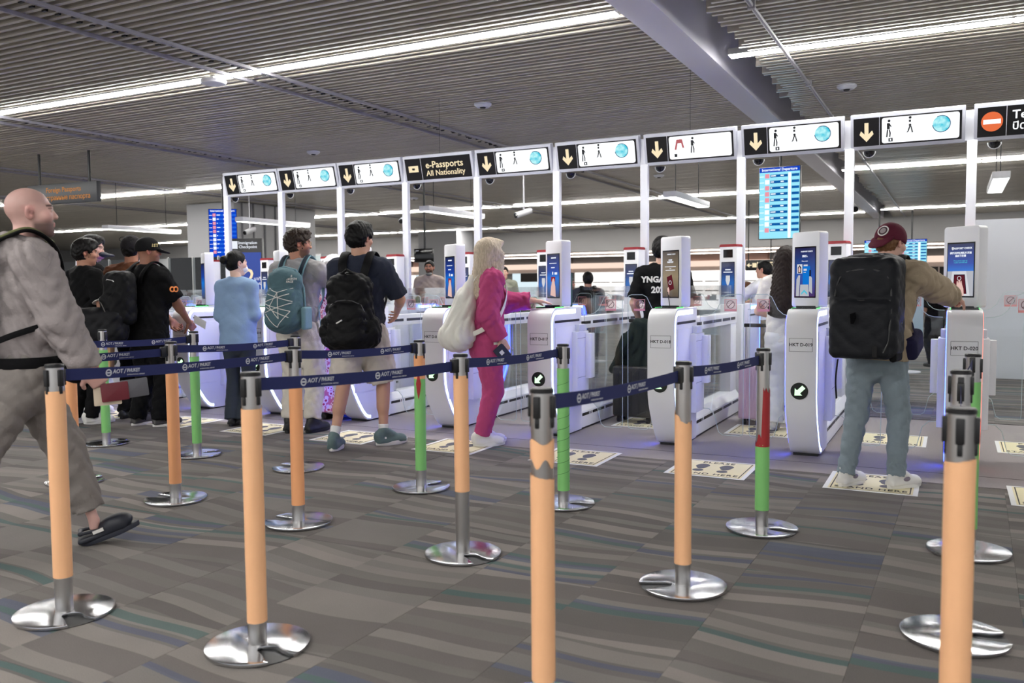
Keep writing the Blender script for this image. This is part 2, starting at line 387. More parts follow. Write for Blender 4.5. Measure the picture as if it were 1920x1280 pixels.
def make_gate():
    g = empty('passport_gate')
    L_ = lambda n, key, mb, m, loc=None, rot=None, par=None, **k: link(n, gmesh(key, mb, m, **k), None, par or g, loc, rot)
    L_('front_housing', 'fh', lambda: MB().prism(PROF, 'x', -0.108, 0.108), WHITE, bevel=0.006)
    L_('foot_plate', 'fp', lambda: MB().box(-0.09, 0.09, 0.29, 3.2, 0.0, 0.022), DARK)
    L_('led_strip', 'ledr', lambda: band(0.108, 0.1105, 0, 0), LED_W)
    L_('led_strip', 'ledl', lambda: band(-0.1105, -0.108, 0, 0), LED_B)
    L_('led_bar', 'ledbar', lambda: MB().box(0.108, 0.1112, 0.10, 0.53, 1.068, 1.094), emis('led_bar', (225, 242, 255), LEDW*1.2))
    for s in (1, -1):
        L_('slot', 'slot%d' % s, lambda: MB().prism(rrect(0.085, 0.62, 0.994, 1.014, 0.009), 'x', s*0.108, s*0.1095), DARK)
        L_('side_cover', 'scov%d' % s, lambda: MB().box(min(s*.106, s*.113), max(s*.106, s*.113), 0.09, 0.655, 0.30, 0.955), WHITE, bevel=0.003)
        L_('door_column', 'dcol%d' % s, lambda: MB().box(min(s*.10, s*.165), max(s*.10, s*.165), 0.44, 0.70, 0.255, 0.905), WHITE, bevel=0.006)
        L_('column_cap', 'dcap%d' % s, lambda: MB().box(min(s*.10, s*.15), max(s*.10, s*.15), 0.52, 0.69, 0.905, 0.965), WHITE2, bevel=0.004)
        L_('hinge_cover', 'hcov%d' % s, lambda: MB().box(min(s*.16, s*.215), max(s*.16, s*.215), 0.62, 0.72, 0.485, 0.885), WHITE, bevel=0.004)
        L_('panel_joint', 'pj%d' % s, lambda: MB().box(min(s*.165, s*.1665), max(s*.165, s*.1665), 0.44, 0.70, 0.50, 0.503).box(min(s*.165, s*.1665), max(s*.165, s*.1665), 0.44, 0.70, 0.845, 0.848), GREYL)
        for i, (y0, y1) in enumerate(((0.72, 1.0), (1.06, 1.36), (1.38, 1.40), (1.42, 1.72), (1.78, 2.08), (2.12, 2.3))):
            L_('rail_slot', 'rs%d%d' % (s, i), lambda: MB().box(min(s*.062, s*.0645), max(s*.062, s*.0645), y0, y1, 0.955, 0.982), DARK)
        for i, (y0, y1) in enumerate(((0.70, 0.86), (0.88, 0.89), (0.91, 0.92), (0.95, 1.25), (1.29, 1.60), (1.63, 1.64), (1.67, 2.0), (2.05, 2.35), (2.4, 2.7))):
            L_('plinth_slot', 'ps%d%d' % (s, i), lambda: MB().box(min(s*.1, s*.1025), max(s*.1, s*.1025), y0, y1, 0.125, 0.150), DARK)
    L_('top_rail', 'tr', lambda: MB().box(-0.062, 0.062, 0.665, 2.38, 0.915, 1.025), WHITE, bevel=0.006)
    L_('plinth', 'pl', lambda: MB().prism([(-0.1, 0.02), (0.1, 0.02), (0.1, 0.165), (0.055, 0.235), (-0.055, 0.235), (-0.1, 0.165)], 'y', 0.66, 2.40), WHITE, bevel=0.004)
    L_('inner_post', 'ip', lambda: MB().box(-0.055, 0.055, 2.15, 2.40, 0.2, 0.93), WHITE, bevel=0.006)
    L_('glass_panel', 'g1', lambda: MB().box(-0.006, 0.006, 0.66, 2.16, 0.23, 0.92), GLASS)
    L_('glass_panel', 'g2', lambda: MB().box(-0.006, 0.006, 0.69, 2.42, 1.02, 1.30), GLASS)
    L_('glass_fin', 'g3', lambda: MB().box(-0.008, 0.008, 0.66, 0.70, 1.02, 1.42), mat('glass_fin_edge', (70, 96, 96), 0.15))
    RP = [(4.02-0.67-p[0], p[1]*0.985) for p in PROF]     # rear pedestal, mirrored: y 2.68 .. 3.35
    L_('rear_housing', 'rh', lambda: MB().prism(RP[:-2]+[(2.38, RP[-2][1]), (2.38, 0.015)], 'x', -0.108, 0.108), WHITE, bevel=0.006)
    L_('led_strip', 'ledrr', lambda: band(0.108, 0.1105, 0, 0, mirror=3.35), emis('led_rear', (120, 165, 255), LEDW*0.8))
    L_('led_strip', 'ledrl', lambda: band(-0.1105, -0.108, 0, 0, mirror=3.35), LED_B)
    L_('led_bar', 'ledbar2', lambda: MB().box(0.108, 0.1112, 2.85, 3.24, 1.045, 1.075), emis('led_bar', (225, 242, 255), LEDW*1.2))
    for s in (1, -1):
        L_('slot', 'rslot%d' % s, lambda: MB().prism(rrect(2.78, 3.2, 0.972, 0.992, 0.009), 'x', s*0.108, s*0.1095), DARK)
        L_('door_column', 'rdc%d' % s, lambda: MB().box(min(s*.10, s*.15), max(s*.10, s*.15), 2.62, 2.86, 0.30, 0.86), WHITE, bevel=0.006)
    # front console tower, turned towards the lane
    th = math.radians(-35)
    t = L_('console', 'tw', lambda: MB().prism(rrect(-0.135, 0.135, 1.128, 1.70, 0.022, 5), 'y', 0.0, 0.095), WHITE, loc=(-0.03, 0.37, 0), rot=(0, 0, th), bevel=0.007)
    L_('screen_bezel', 'tb', lambda: MB().box(-0.105, 0.105, -0.0025, 0.001, 1.20, 1.588), BLACKG, par=t)
    L_('passport_reader', 'pr', lambda: MB().box(-0.085, 0.085, 0.13, 0.33, 1.12, 1.127).box(-0.085, 0.085, 0.31, 0.33, 1.12, 1.14), BLACKG)
    L_('reader_light', 'prl', lambda: MB().box(-0.09, -0.085, 0.14, 0.32, 1.121, 1.128).box(0.085, 0.09, 0.14, 0.32, 1.121, 1.128), emis('reader_green', (120, 255, 150), 1.3))
    # rear camera console with red cap
    r = L_('camera_console', 'rt', lambda: MB().prism(rrect(-0.095, 0.095, 1.10, 1.70, 0.012, 3), 'y', 0.0, 0.13), WHITE, loc=(-0.05, 2.46, 0), rot=(0, 0, math.radians(-14)), bevel=0.006)
    L_('red_cap', 'rc', lambda: MB().prism([(-0.097, 1.695), (0.097, 1.695), (0.097, 1.708), (0.085, 1.722), (-0.085, 1.722), (-0.097, 1.708)], 'y', -0.003, 0.133), REDTOP, par=r)
    L_('camera_window', 'rcw', lambda: MB().box(-0.052, 0.052, -0.003, 0.001, 1.585, 1.668), BLACKG, par=r)
    L_('rear_screen', 'rsc', lambda: MB().box(-0.070, 0.070, -0.0015, 0.001, 1.185, 1.535), SC_REAR, par=r)
    L_('rear_screen_frame', 'rsf', lambda: MB().box(-0.075, 0.075, -0.0008, 0.001, 1.18, 1.54), BLACKG, par=r)
    def lines():
        b = MB()
        b.box(-0.03, 0.03, -0.003, -0.0016, 1.455, 1.465).box(-0.05, 0.05, -0.003, -0.0016, 1.43, 1.44).box(-0.04, 0.04, -0.003, -0.0016, 1.225, 1.231); return b
    L_('screen_print', 'rsl', lines, WTXT, par=r)
    def shield():
        b = MB(); b.prism([(-0.022, 1.40), (0.022, 1.40), (0.024, 1.35), (0.012, 1.31), (0, 1.295), (-0.012, 1.31), (-0.024, 1.35)], 'y', -0.003, -0.0016); return b
    L_('screen_print', 'rss', shield, PIC['lgrey'], par=r)
    return g, t
PLATE = mat('plate_line', (70, 72, 78), 0.6); INK = mat('black_ink', (25, 26, 30), 0.6)
def place_gate(k):
    g, t = make_gate(); g.location = (GX(k), GY, 0)
    num = 20-k
    where = {0: 'under the reaching hand of the backpacker in the maroon cap', 1: 'left of the backpacker, with a portrait on its screen', 2: 'with a brown passport picture on its screen', 3: 'under the blonde woman\'s outstretched hand', 4: 'behind the white backpack', 5: 'behind the legs of the man in shorts', 6: 'left of the pale trousers', 7: 'left of the blue jacket'}.get(k, 'at the far left behind the queue')
    tag(g, 'white passport gate marked D-0%d %s' % (num, where), 'passport gate', 'row of passport gates')
    def ring():
        b = MB(); x0, x1, z0, z1, w = -0.082, 0.082, 0.815, 0.912, 0.0022
        b.box(x0, x1, -0.0015, 0.001, z0, z0+w).box(x0, x1, -0.0015, 0.001, z1-w, z1).box(x0, x0+w, -0.0015, 0.001, z0, z1).box(x1-w, x1, -0.0015, 0.001, z0, z1); return b
    pl = link('number_plate', gmesh('np', ring, PLATE), None, g)
    text('HKT D-0%d' % num, 0.034, INK, pl, (0, -0.0012, 0.864), bold=0.0006)
    a = link('arrow_sign', gmesh('as', lambda: MB().prism(arcpts(-0.006, 0.527, 0.062, 0, 360, 28)[:-1], 'y', -0.003, 0.002), mat('arrow_disc', (10, 22, 14), 0.3)), None, g)
    def arrow():
        b = MB(); c, s = math.cos(math.radians(-45)), math.sin(math.radians(-45))
        p = [(0, -0.047), (0.036, -0.008), (0.015, -0.008), (0.015, 0.044), (-0.015, 0.044), (-0.015, -0.008), (-0.036, -0.008)]
        return b.prism([(-0.006+u*c-v*s*-1*-1, 0.527+u*s*1+v*c) if 0 else (-0.006+u*c+v*(-s)*-1, 0.527+u*(-s)*-1*-1+v*c) for u, v in p], 'y', -0.0055, -0.003)
    def arrow2():
        q = 0.70710678; p = [(0, -0.047), (0.036, -0.008), (0.015, -0.008), (0.015, 0.044), (-0.015, 0.044), (-0.015, -0.008), (-0.036, -0.008)]
        return MB().prism([(-0.006+u*q+v*q, 0.527-u*q+v*q) for u, v in p], 'y', -0.0055, -0.003)
    link('arrow', gmesh('ar', arrow2, GREENW), None, a)
    flap(g, 1, 0.66, k == 0); flap(g, -1, 0.66, False); flap(g, 1, 2.55, False); flap(g, -1, 2.55, False)
    # screen pictures on the console
    sm = SC_BROWN if k == 2 else (SC_PURP if k == 1 else SC_BLUE)
    link('screen', gmesh('scr%s' % sm.name, lambda: MB().box(-0.098, 0.098, -0.0045, -0.002, 1.21, 1.578), sm), None, t)
    def P(name, boxes, m, y=-0.0065):
        b = MB()
        for q in boxes:
            if len(q) == 4 and not isinstance(q[0], tuple): b.box(q[0], q[1], y, y+0.0015, q[2], q[3])
            else: b.prism(list(q), 'y', y, y+0.0015)
        return b.obj(name, m, t)
    if k == 0:
        text('PASSPORT CHECK', 0.018, WTXT, t, (0.012, -0.0055, 1.545), name='screen_text', bold=0.0004)
        P('screen_print', [((-0.068, 1.556), (-0.054, 1.556), (-0.053, 1.542), (-0.061, 1.533), (-0.069, 1.542))], PIC['lgrey'])
        text('请打开护照到照片页面', 0.0165, WTXT, t, (0, -0.0055, 1.512), name='screen_text', bold=0.0005)
        text('面向下放置', 0.0165, WTXT, t, (0, -0.0055, 1.492), name='screen_text', bold=0.0005)
        text('Press photo page on\nreader and hold still', 0.0125, PIC['cyan'], t, (0, -0.0055, 1.452), name='screen_text')
        P('screen_print', [(-0.098, 0.098, 1.211, 1.385)], PIC['grey'], -0.0055)
        P('screen_print', [((-0.085, 1.211), (0.075, 1.211), (0.045, 1.385), (-0.06, 1.385))], PIC['lgrey'], -0.0066)
        P('screen_print', [((-0.052, 1.225), (0.052, 1.225), (0.036, 1.362), (-0.046, 1.362))], PIC['dark'], -0.0078)
        P('screen_print', [((-0.048, 1.225), (0.048, 1.225), (0.032, 1.356), (-0.042, 1.356))], PIC['maroon'], -0.0090)
        b = MB(); b.tube([(p[0], -0.010, p[1]) for p in arcpts(-0.004, 1.335, 0.014, 0, 360, 14)], 0.002, 5); b.obj('screen_print', PIC['lgrey'], t)
        P('screen_print', [((-0.028, 1.212), (0.034, 1.212), (0.030, 1.262), (0.020, 1.29), (0.014, 1.318), (0.008, 1.318), (0.004, 1.295), (0.001, 1.325), (-0.006, 1.325), (-0.010, 1.295), (-0.015, 1.316), (-0.021, 1.314), (-0.022, 1.285), (-0.034, 1.25))], PIC['skin'], -0.0115)
    elif k == 1:
        text('PASSPORT CHECK', 0.014, WTXT, t, (0.018, -0.0055, 1.550), name='screen_text', bold=0.0003)
        text('请进入', 0.018, WTXT, t, (0, -0.0055, 1.515), name='screen_text', bold=0.0005)
        text('Please enter', 0.012, WTXT, t, (0, -0.0055, 1.478), name='screen_text')
        P('screen_print', [(-0.02, 0.05, 1.30, 1.44)], PIC['blue'], -0.0055)
        P('screen_print', [(-0.075, -0.025, 1.385, 1.455)], PIC['lgrey'], -0.0066)
        P('screen_print', [((-0.064, 1.387), (-0.036, 1.387), (-0.034, 1.43), (-0.05, 1.449), (-0.066, 1.43))], PIC['dark'], -0.0078)
        P('screen_print', [((-0.056, 1.395), (-0.044, 1.395), (-0.041, 1.42), (-0.05, 1.438), (-0.059, 1.42))], PIC['skin'], -0.009)
        P('screen_print', [(-0.010, 0.028, 1.440, 1.452), (-0.010, 0.02, 1.405, 1.42), (-0.01, 0.012, 1.39, 1.395)], PIC['lgrey'], -0.0068)
        P('screen_print', [((-0.085, 1.212), (-0.055, 1.212), (-0.045, 1.37), (-0.06, 1.372), (-0.08, 1.34)), ((0.045, 1.25), (0.075, 1.23), (0.072, 1.35), (0.06, 1.362), (0.045, 1.362))], PIC['grey'], -0.0068)
        P('screen_print', [((-0.045, 1.212), (0.045, 1.212), (0.038, 1.30), (-0.04, 1.30))], PIC['grey'], -0.008)
        P('screen_print', [((-0.03, 1.222), (0.0, 1.245), (0.03, 1.222), (0.03, 1.235), (0.0, 1.262), (-0.03, 1.235))], PIC['cyan'], -0.0092)
        P('screen_print', [(0.048, 0.062, 1.362, 1.41)], PIC['dark'], -0.0082)
    elif k == 2:
        text('PASSPORT CHECK', 0.013, WTXT, t, (0.012, -0.0055, 1.555), name='screen_text')
        text('SCAN\nPASSPORT', 0.017, WTXT, t, (0, -0.0055, 1.50), name='screen_text', bold=0.0005)
        P('screen_print', [(-0.07, 0.07, 1.452, 1.457), (-0.01, 0.01, 1.438, 1.442), (-0.06, 0.06, 1.424, 1.429)], WTXT)
        P('screen_print', [((-0.045, 1.37), (0.018, 1.39), (0.05, 1.275), (-0.018, 1.255))], PIC['maroon'], -0.0066)
        b = MB(); b.tube([(p[0], -0.0085, p[1]) for p in arcpts(0.002, 1.325, 0.016, 0, 360, 14)], 0.002, 5); b.obj('screen_print', PIC['lgrey'], t)
        P('screen_print', [((-0.032, 1.235), (-0.014, 1.225), (-0.01, 1.268), (-0.02, 1.29), (-0.034, 1.28))], PIC['skin'], -0.0078)
        MB().tube([(-0.025, -0.01, 1.25), (-0.012, -0.012, 1.20), (0.0, -0.01, 1.13)], 0.0035, 6).obj('cable', DARK, t)
    elif k < 7:
        P('screen_print', [(-0.03, 0.05, 1.545, 1.556), (-0.06, 0.06, 1.50, 1.506), (-0.03, 0.03, 1.462, 1.470)], WTXT)
        P('screen_print', [(-0.012, 0.004, 1.405, 1.43), (0.028, 0.07, 1.405, 1.425)], WTXT, -0.0066)
        P('screen_print', [(-0.03, 0.036, 1.345, 1.385)], PIC['red'], -0.0066)
        P('screen_print', [((-0.042, 1.225), (0.045, 1.212), (0.04, 1.30), (0.022, 1.365), (0.008, 1.375), (-0.008, 1.362), (-0.03, 1.30))], PIC['skin'], -0.0078)
    return g
gates = [place_gate(k) for k in range(10)]
for ch in gates[0].children:
    if ch.name.startswith('led_strip') and ch.data == gm['ledr']:
        ch.data = ch.data.copy(); ch.data.materials.clear(); ch.data.materials.append(LED_R)
    if ch.name.startswith('led_bar') and ch.data == gm['ledbar']:
        ch.data = ch.data.copy(); ch.data.materials.clear(); ch.data.materials.append(LED_R)
# ------------------------------------------------------------------ lane signs
PXS = [0.126, -0.937, -1.990, -3.036, -4.086, -5.135, -6.170, -7.200, -8.213, -9.215]
PANW = emis('sign_white', (250, 252, 255), 1.25)
SBLK = mat('sign_black', (14, 14, 18), 0.3)
ORANGE = emis('sign_orange', (240, 118, 72), 0.9)
def globe_mat():
    m = bpy.data.materials.new('globe_cyan'); m.use_nodes = True; nt = m.node_tree
    for n in list(nt.nodes): nt.nodes.remove(n)
    o = nt.nodes.new('ShaderNodeOutputMaterial'); e = nt.nodes.new('ShaderNodeEmission'); tc = nt.nodes.new('ShaderNodeTexCoord'); n = nt.nodes.new('ShaderNodeTexNoise'); cr = nt.nodes.new('ShaderNodeValToRGB')
    n.inputs['Scale'].default_value = 18; nt.links.new(tc.outputs['Object'], n.inputs['Vector']); nt.links.new(n.outputs[0], cr.inputs[0]); nt.links.new(cr.outputs[0], e.inputs[0]); nt.links.new(e.outputs[0], o.inputs[0])
    cr.color_ramp.elements[0].color = (*lin((62, 198, 222)), 1); cr.color_ramp.elements[0].position = 0.35; cr.color_ramp.elements[1].color = (*lin((186, 244, 248)), 1); cr.color_ramp.elements[1].position = 0.65
    return m
GLOBE = globe_mat(); GRIM = emis('globe_rim', (20, 80, 130), 0.7); INKE = mat('picto_ink', (22, 26, 30), 0.7)
TILT = (math.radians(14), 0, 0)
def picto(b, x, z, h, walk):
    s = h/0.19
    b.prism(arcpts(x+0.004*s, z+0.174*s, 0.015*s, 0, 360, 10)[:-1], 'y', -0.0065, -0.005)
    if walk:
        b.prism([(x-0.010*s, z+0.15*s), (x+0.014*s, z+0.15*s), (x+0.012*s, z+0.125*s), (x-0.008*s, z+0.125*s)], 'y', -0.0065, -0.005)
        b.prism([(x-0.006*s, z+0.105*s), (x+0.014*s, z+0.105*s), (x+0.018*s, z+0.085*s), (x-0.012*s, z+0.085*s)], 'y', -0.0065, -0.005)
        b.prism([(x-0.004*s, z+0.085*s), (x+0.012*s, z+0.085*s), (x-0.012*s, z+0.02*s), (x-0.034*s, z+0.008*s), (x-0.022*s, z+0.03*s)], 'y', -0.0065, -0.005)
        b.prism([(x+0.006*s, z+0.085*s), (x+0.018*s, z+0.08*s), (x+0.036*s, z+0.012*s), (x+0.022*s, z+0.008*s)], 'y', -0.0065, -0.005)
    else:
        b.prism([(x-0.018*s, z+0.152*s), (x+0.008*s, z+0.152*s), (x+0.030*s, z+0.112*s), (x+0.022*s, z+0.106*s), (x+0.012*s, z+0.12*s), (x+0.012*s, z+0.085*s), (x-0.018*s, z+0.085*s)], 'y', -0.0065, -0.005)
        b.prism([(x-0.018*s, z+0.082*s), (x-0.004*s, z+0.082*s), (x-0.012*s, z), (x-0.026*s, z)], 'y', -0.0065, -0.005)
        b.prism([(x+0.0*s, z+0.082*s), (x+0.012*s, z+0.082*s), (x+0.022*s, z+0.045*s), (x+0.018*s, z), (x+0.006*s, z), (x+0.008*s, z+0.045*s)], 'y', -0.0065, -0.005)
_sg = {}
def part(key, name, fn, m, root, tilt=True, **k):
    if key not in _sg:
        me = fn().mesh(name, **k); me.materials.append(m); _sg[key] = me
    o = link(name, _sg[key], None, root, (0, 0.04, 2.605) if tilt else None, TILT if tilt else None); return o
def lane_sign(k):
    kind = {6: 'epass', 0: 'closed', 3: 'reader'}.get(k, 'walk')
    lab = {0: 'lit black no-entry lane sign, cut off at the right edge', 1: 'lit walk-through lane sign right above the maroon cap, next to the no-entry sign', 2: 'lit walk-through lane sign above the departures board', 3: 'lit lane sign with a red passport-reader picture, no blue globe', 4: 'lit walk-through lane sign next to the passport-reader sign, right of the blonde woman', 5: 'lit walk-through lane sign just right of the black e-Passports sign', 6: 'black e-Passports All Nationality sign', 7: 'lit walk-through lane sign just left of the black e-Passports sign', 8: 'second lit walk-through lane sign from the left', 9: 'leftmost and smallest lit walk-through lane sign'}[k]
    r = empty('lane_sign', (PXS[k], 9.1, 0), label=lab, cat='sign', group='overhead lane signs')
    part('post', 'post', lambda: MB().box(-0.042, 0.042, 0.02, 0.08, 1.10, 2.62).box(-0.062, 0.03, 0.035, 0.075, 2.62, 2.90), WHITE2, r, tilt=False, bevel=0.004)
    part('frame', 'frame', lambda: MB().box(0.01, 1.005, 0.0, 0.085, 0.0, 0.335), mat('sign_frame', (192, 194, 206), 0.4), r, bevel=0.008)
    part('black', 'backing', lambda: MB().box(0.038, 0.975, -0.002, 0.01, 0.035, 0.30), SBLK, r)
    part('divider', 'divider', lambda: MB().box(0.268, 0.273, -0.003, 0.0, 0.035, 0.30), WHITE2, r)
    part('cam', 'dome_camera', lambda: MB().lathe([(0.002, -0.055), (0.028, -0.048), (0.046, -0.028), (0.052, 0.0)], 20, (0.18, 0.03, 2.585)), BLACKG, r, tilt=False, smooth=True)
    part('camring', 'camera_ring', lambda: MB().tube([(0.18+0.056*math.sin(math.radians(t)), 0.03, 2.585-0.058*math.cos(math.radians(t))) for t in range(-90, 91, 15)], 0.004, 6), WHITE, r, tilt=False)
    if k in (3, 6): part('hang', 'hanger_wire', lambda: MB().cyl((0.5, 0.06, 2.92), (0.5, 0.06, 3.62), 0.0025, n=6), DARK, r, tilt=False)
    if kind in ('walk', 'reader'):
        part('arrow', 'arrow', lambda: MB().prism([(0.155, 0.075), (0.218, 0.145), (0.205, 0.18), (0.173, 0.147), (0.173, 0.255), (0.137, 0.255), (0.137, 0.147), (0.105, 0.18), (0.092, 0.145)], 'y', -0.005, -0.002), CREAM, r)
        part('white', 'display', lambda: MB().prism(rrect(0.292, 0.955, 0.05, 0.288, 0.022), 'y', -0.005, -0.002), PANW, r)
    if kind == 'walk':
        def P_():
            b = MB(); picto(b, 0.352, 0.105, 0.165, False); picto(b, 0.535, 0.125, 0.16, True)
            b.box(0.350, 0.388, -0.0065, -0.005, 0.062, 0.096); return b
        part('picto', 'pictogram', P_, INKE, r)
        part('num', 'pictogram_number', lambda: MB().box(0.363, 0.375, -0.008, -0.0065, 0.070, 0.088), PANW, r)
        part('globe', 'globe_picture', lambda: MB().prism(arcpts(0.805, 0.190, 0.074, 150, 490, 24), 'y', -0.0065, -0.005), GLOBE, r)
        part('rim', 'globe_rim', lambda: MB().tube([(p[0], -0.0075, p[1]) for p in arcpts(0.805, 0.190, 0.075, -175, 120, 26)], 0.0035, 5), GRIM, r)
    elif kind == 'reader':
        part('rpic', 'pictogram', lambda: (lambda b: (picto(b, 0.545, 0.105, 0.165, False), b.box(0.345, 0.375, -0.0065, -0.005, 0.075, 0.105), b)[-1])(MB()), INKE, r)
        part('rred', 'reader_picture', lambda: MB().prism([(0.375, 0.255), (0.435, 0.255), (0.455, 0.165), (0.435, 0.165), (0.425, 0.215), (0.385, 0.215), (0.37, 0.15), (0.35, 0.15)], 'y', -0.0065, -0.005), emis('reader_red', (200, 110, 115), 0.8), r)
    elif kind == 'epass':
        part('chip', 'passport_symbol', lambda: MB().box(0.085, 0.225, -0.005, -0.002, 0.135, 0.16).box(0.085, 0.225, -0.005, -0.002, 0.185, 0.212).box(0.085, 0.125, -0.005, -0.002, 0.155, 0.19).box(0.185, 0.225, -0.005, -0.002, 0.155, 0.19), CREAM, r)
        part('chipring', 'passport_symbol', lambda: MB().tube([(p[0], -0.004, p[1]) for p in arcpts(0.155, 0.173, 0.027, 0, 360, 16)], 0.006, 5), CREAM, r)
        for s_, z, b_, sz in (('e-Passports', 0.208, 0.0016, 0.115), ('All Nationality', 0.108, 0.0006, 0.095)):
            o = text(s_, sz, CREAM, r, (0, 0, 0), bold=b_, align='LEFT')
            v = Matrix.Rotation(TILT[0], 3, 'X') @ Vector((0.335, -0.004, z)); o.location = (v.x, v.y+0.04, v.z+2.605); o.rotation_euler = (math.pi/2+TILT[0], 0, 0)
    else:
        part('noentry', 'no_entry_disc', lambda: MB().prism(arcpts(0.155, 0.17, 0.088, 0, 360, 28)[:-1], 'y', -0.005, -0.002), ORANGE, r)
        part('noentry2', 'no_entry_bar', lambda: MB().box(0.085, 0.225, -0.0075, -0.005, 0.15, 0.19), PANW, r)
        for s_, z, b_, sz in (('Temporarily closed', 0.215, 0.0018, 0.105), ('ปิดชั่วคราว', 0.115, 0.001, 0.095)):
            o = text(s_, sz, PANW, r, (0, 0, 0), bold=b_, align='LEFT')
            v = Matrix.Rotation(TILT[0], 3, 'X') @ Vector((0.315, -0.004, z)); o.location = (v.x, v.y+0.04, v.z+2.605); o.rotation_euler = (math.pi/2+TILT[0], 0, 0)
for k in range(10): lane_sign(k)
# ------------------------------------------------------------------ floor stickers
MCREAM = mat('sticker_cream', (226, 216, 178), 0.6, var=0.05, vscale=5); MWH = mat('sticker_border', (226, 226, 226), 0.6); MGR = mat('footprint_grey', (86, 84, 92), 0.7); MDK = mat('sticker_ink', (60, 56, 50), 0.7)
_m = {}
def foot_sticker(k, y0, lab):
    r = empty('floor_sticker', (-0.445-1.05*k, y0, 0.0016), label=lab, cat='floor sticker', group='please stand here floor stickers')
    def g(key, fn, m, **kk):
        if key not in _m:
            me = fn().mesh(key, **kk); me.materials.append(m); _m[key] = me
        return link(key, _m[key], None, r)
    g('border', lambda: MB().box(-0.277, 0.277, 0.0, 0.55, 0, 0.0012), MWH)
    g('panel', lambda: MB().box(-0.248, 0.248, 0.022, 0.528, 0.0012, 0.0018), MCREAM)
    g('rule', lambda: MB().box(-0.236, -0.229, 0.03, 0.52, 0.0018, 0.0024).box(0.229, 0.236, 0.03, 0.52, 0.0018, 0.0024).box(-0.236, 0.236, 0.03, 0.036, 0.0018, 0.0024).box(-0.236, 0.236, 0.514, 0.52, 0.0018, 0.0024), MDK)
    def foot(cx):
        a = [(cx+0.050*math.cos(t)*(1.0 if math.sin(t) > 0 else 0.8), 0.33+0.085*math.sin(t)) for t in [2*math.pi*i/20 for i in range(20)]]
        b = [(cx+0.038*math.cos(t), 0.195+0.040*math.sin(t)) for t in [2*math.pi*i/16 for i in range(16)]]
        return MB().prism(a, 'z', 0.0018, 0.0024).prism(b, 'z', 0.0018, 0.0024)
    g('footprint', lambda: foot(-0.085), MGR); o = link('footprint', (lambda: (_m.setdefault('footprint2', foot(0.085).mesh('footprint2'))))(), None, r)
    if not len(o.data.materials): o.data.materials.append(MGR)
    text('PLEASE', 0.066, MDK, r, (0, 0.466, 0.0024), (0, 0, 0), bold=0.001, ext=0.0004, sp=1.15)
    text('STAND HERE', 0.066, MDK, r, (0, 0.085, 0.0024), (0, 0, 0), bold=0.001, ext=0.0004, sp=1.15)
near_l = ['cream PLEASE STAND HERE floor sticker under the white sneakers of the backpacker', 'cream PLEASE STAND HERE floor sticker with both footprints clear, right of centre', 'cream PLEASE STAND HERE floor sticker behind the spiral-taped green post', 'cream PLEASE STAND HERE floor sticker under the woman in pink', 'cream PLEASE STAND HERE floor sticker under the man in shorts', 'cream PLEASE STAND HERE floor sticker under the man with the teal backpack', 'cream PLEASE STAND HERE floor sticker under the woman in the blue jacket', 'cream PLEASE STAND HERE floor sticker by the capped man in black']
for k in range(8): foot_sticker(k, 5.75, near_l[k])
foot_sticker(-1, 5.75, 'cream PLEASE STAND HERE floor sticker at the right edge, nearer row')
for k, lb in ((0, 'inner floor sticker between the gates ahead of the backpacker'), (1, 'inner floor sticker under the woman in white'), (2, 'inner floor sticker under the black suitcase'), (-1, 'inner floor sticker at the right edge, past gate D-020')): foot_sticker(k, 7.52, lb)
# ------------------------------------------------------------------ belt posts
def paper(name, rgb):
    return mat(name, rgb, 0.55, bump=0.25, bscale=14, var=0.05, vscale=10)
ORP = paper('orange_sleeve', (240, 184, 138)); ORP2 = paper('orange_sleeve_deep', (238, 168, 116)); GRP = paper('green_sleeve', (128, 196, 114)); REDP = mat('red_tape', (160, 36, 40), 0.5)
NAVY = mat('navy_belt', (42, 48, 94), 0.75, bump=0.15, bscale=300, spec=0.2); PRINT = mat('belt_print', (196, 198, 206), 0.7)
def base_mesh():
    R_, out = 0.186, []
    a = 16.0
    out += arcpts(0, 0, R_, a, 360-a, 48)
    lo = [(0.158, -0.050), (0.12, -0.040), (0.09, -0.036), (0.066, -0.034)]
    hi = [(0.066, 0.026), (0.09, 0.034), (0.125, 0.030), (0.160, 0.040)]
    out += lo+[(0.047, -0.022), (0.043, -0.006), (0.050, 0.010)]+hi
    return MB().prism(out, 'z', 0.003, 0.017).mesh('base', bevel=0.004, seg=2)
BASEM = base_mesh(); BASEM.materials.append(STEEL2)
RUB = MB().lathe([(0.178, 0.0), (0.178, 0.003)], 32).mesh('rubber'); RUB.materials.append(DARK)
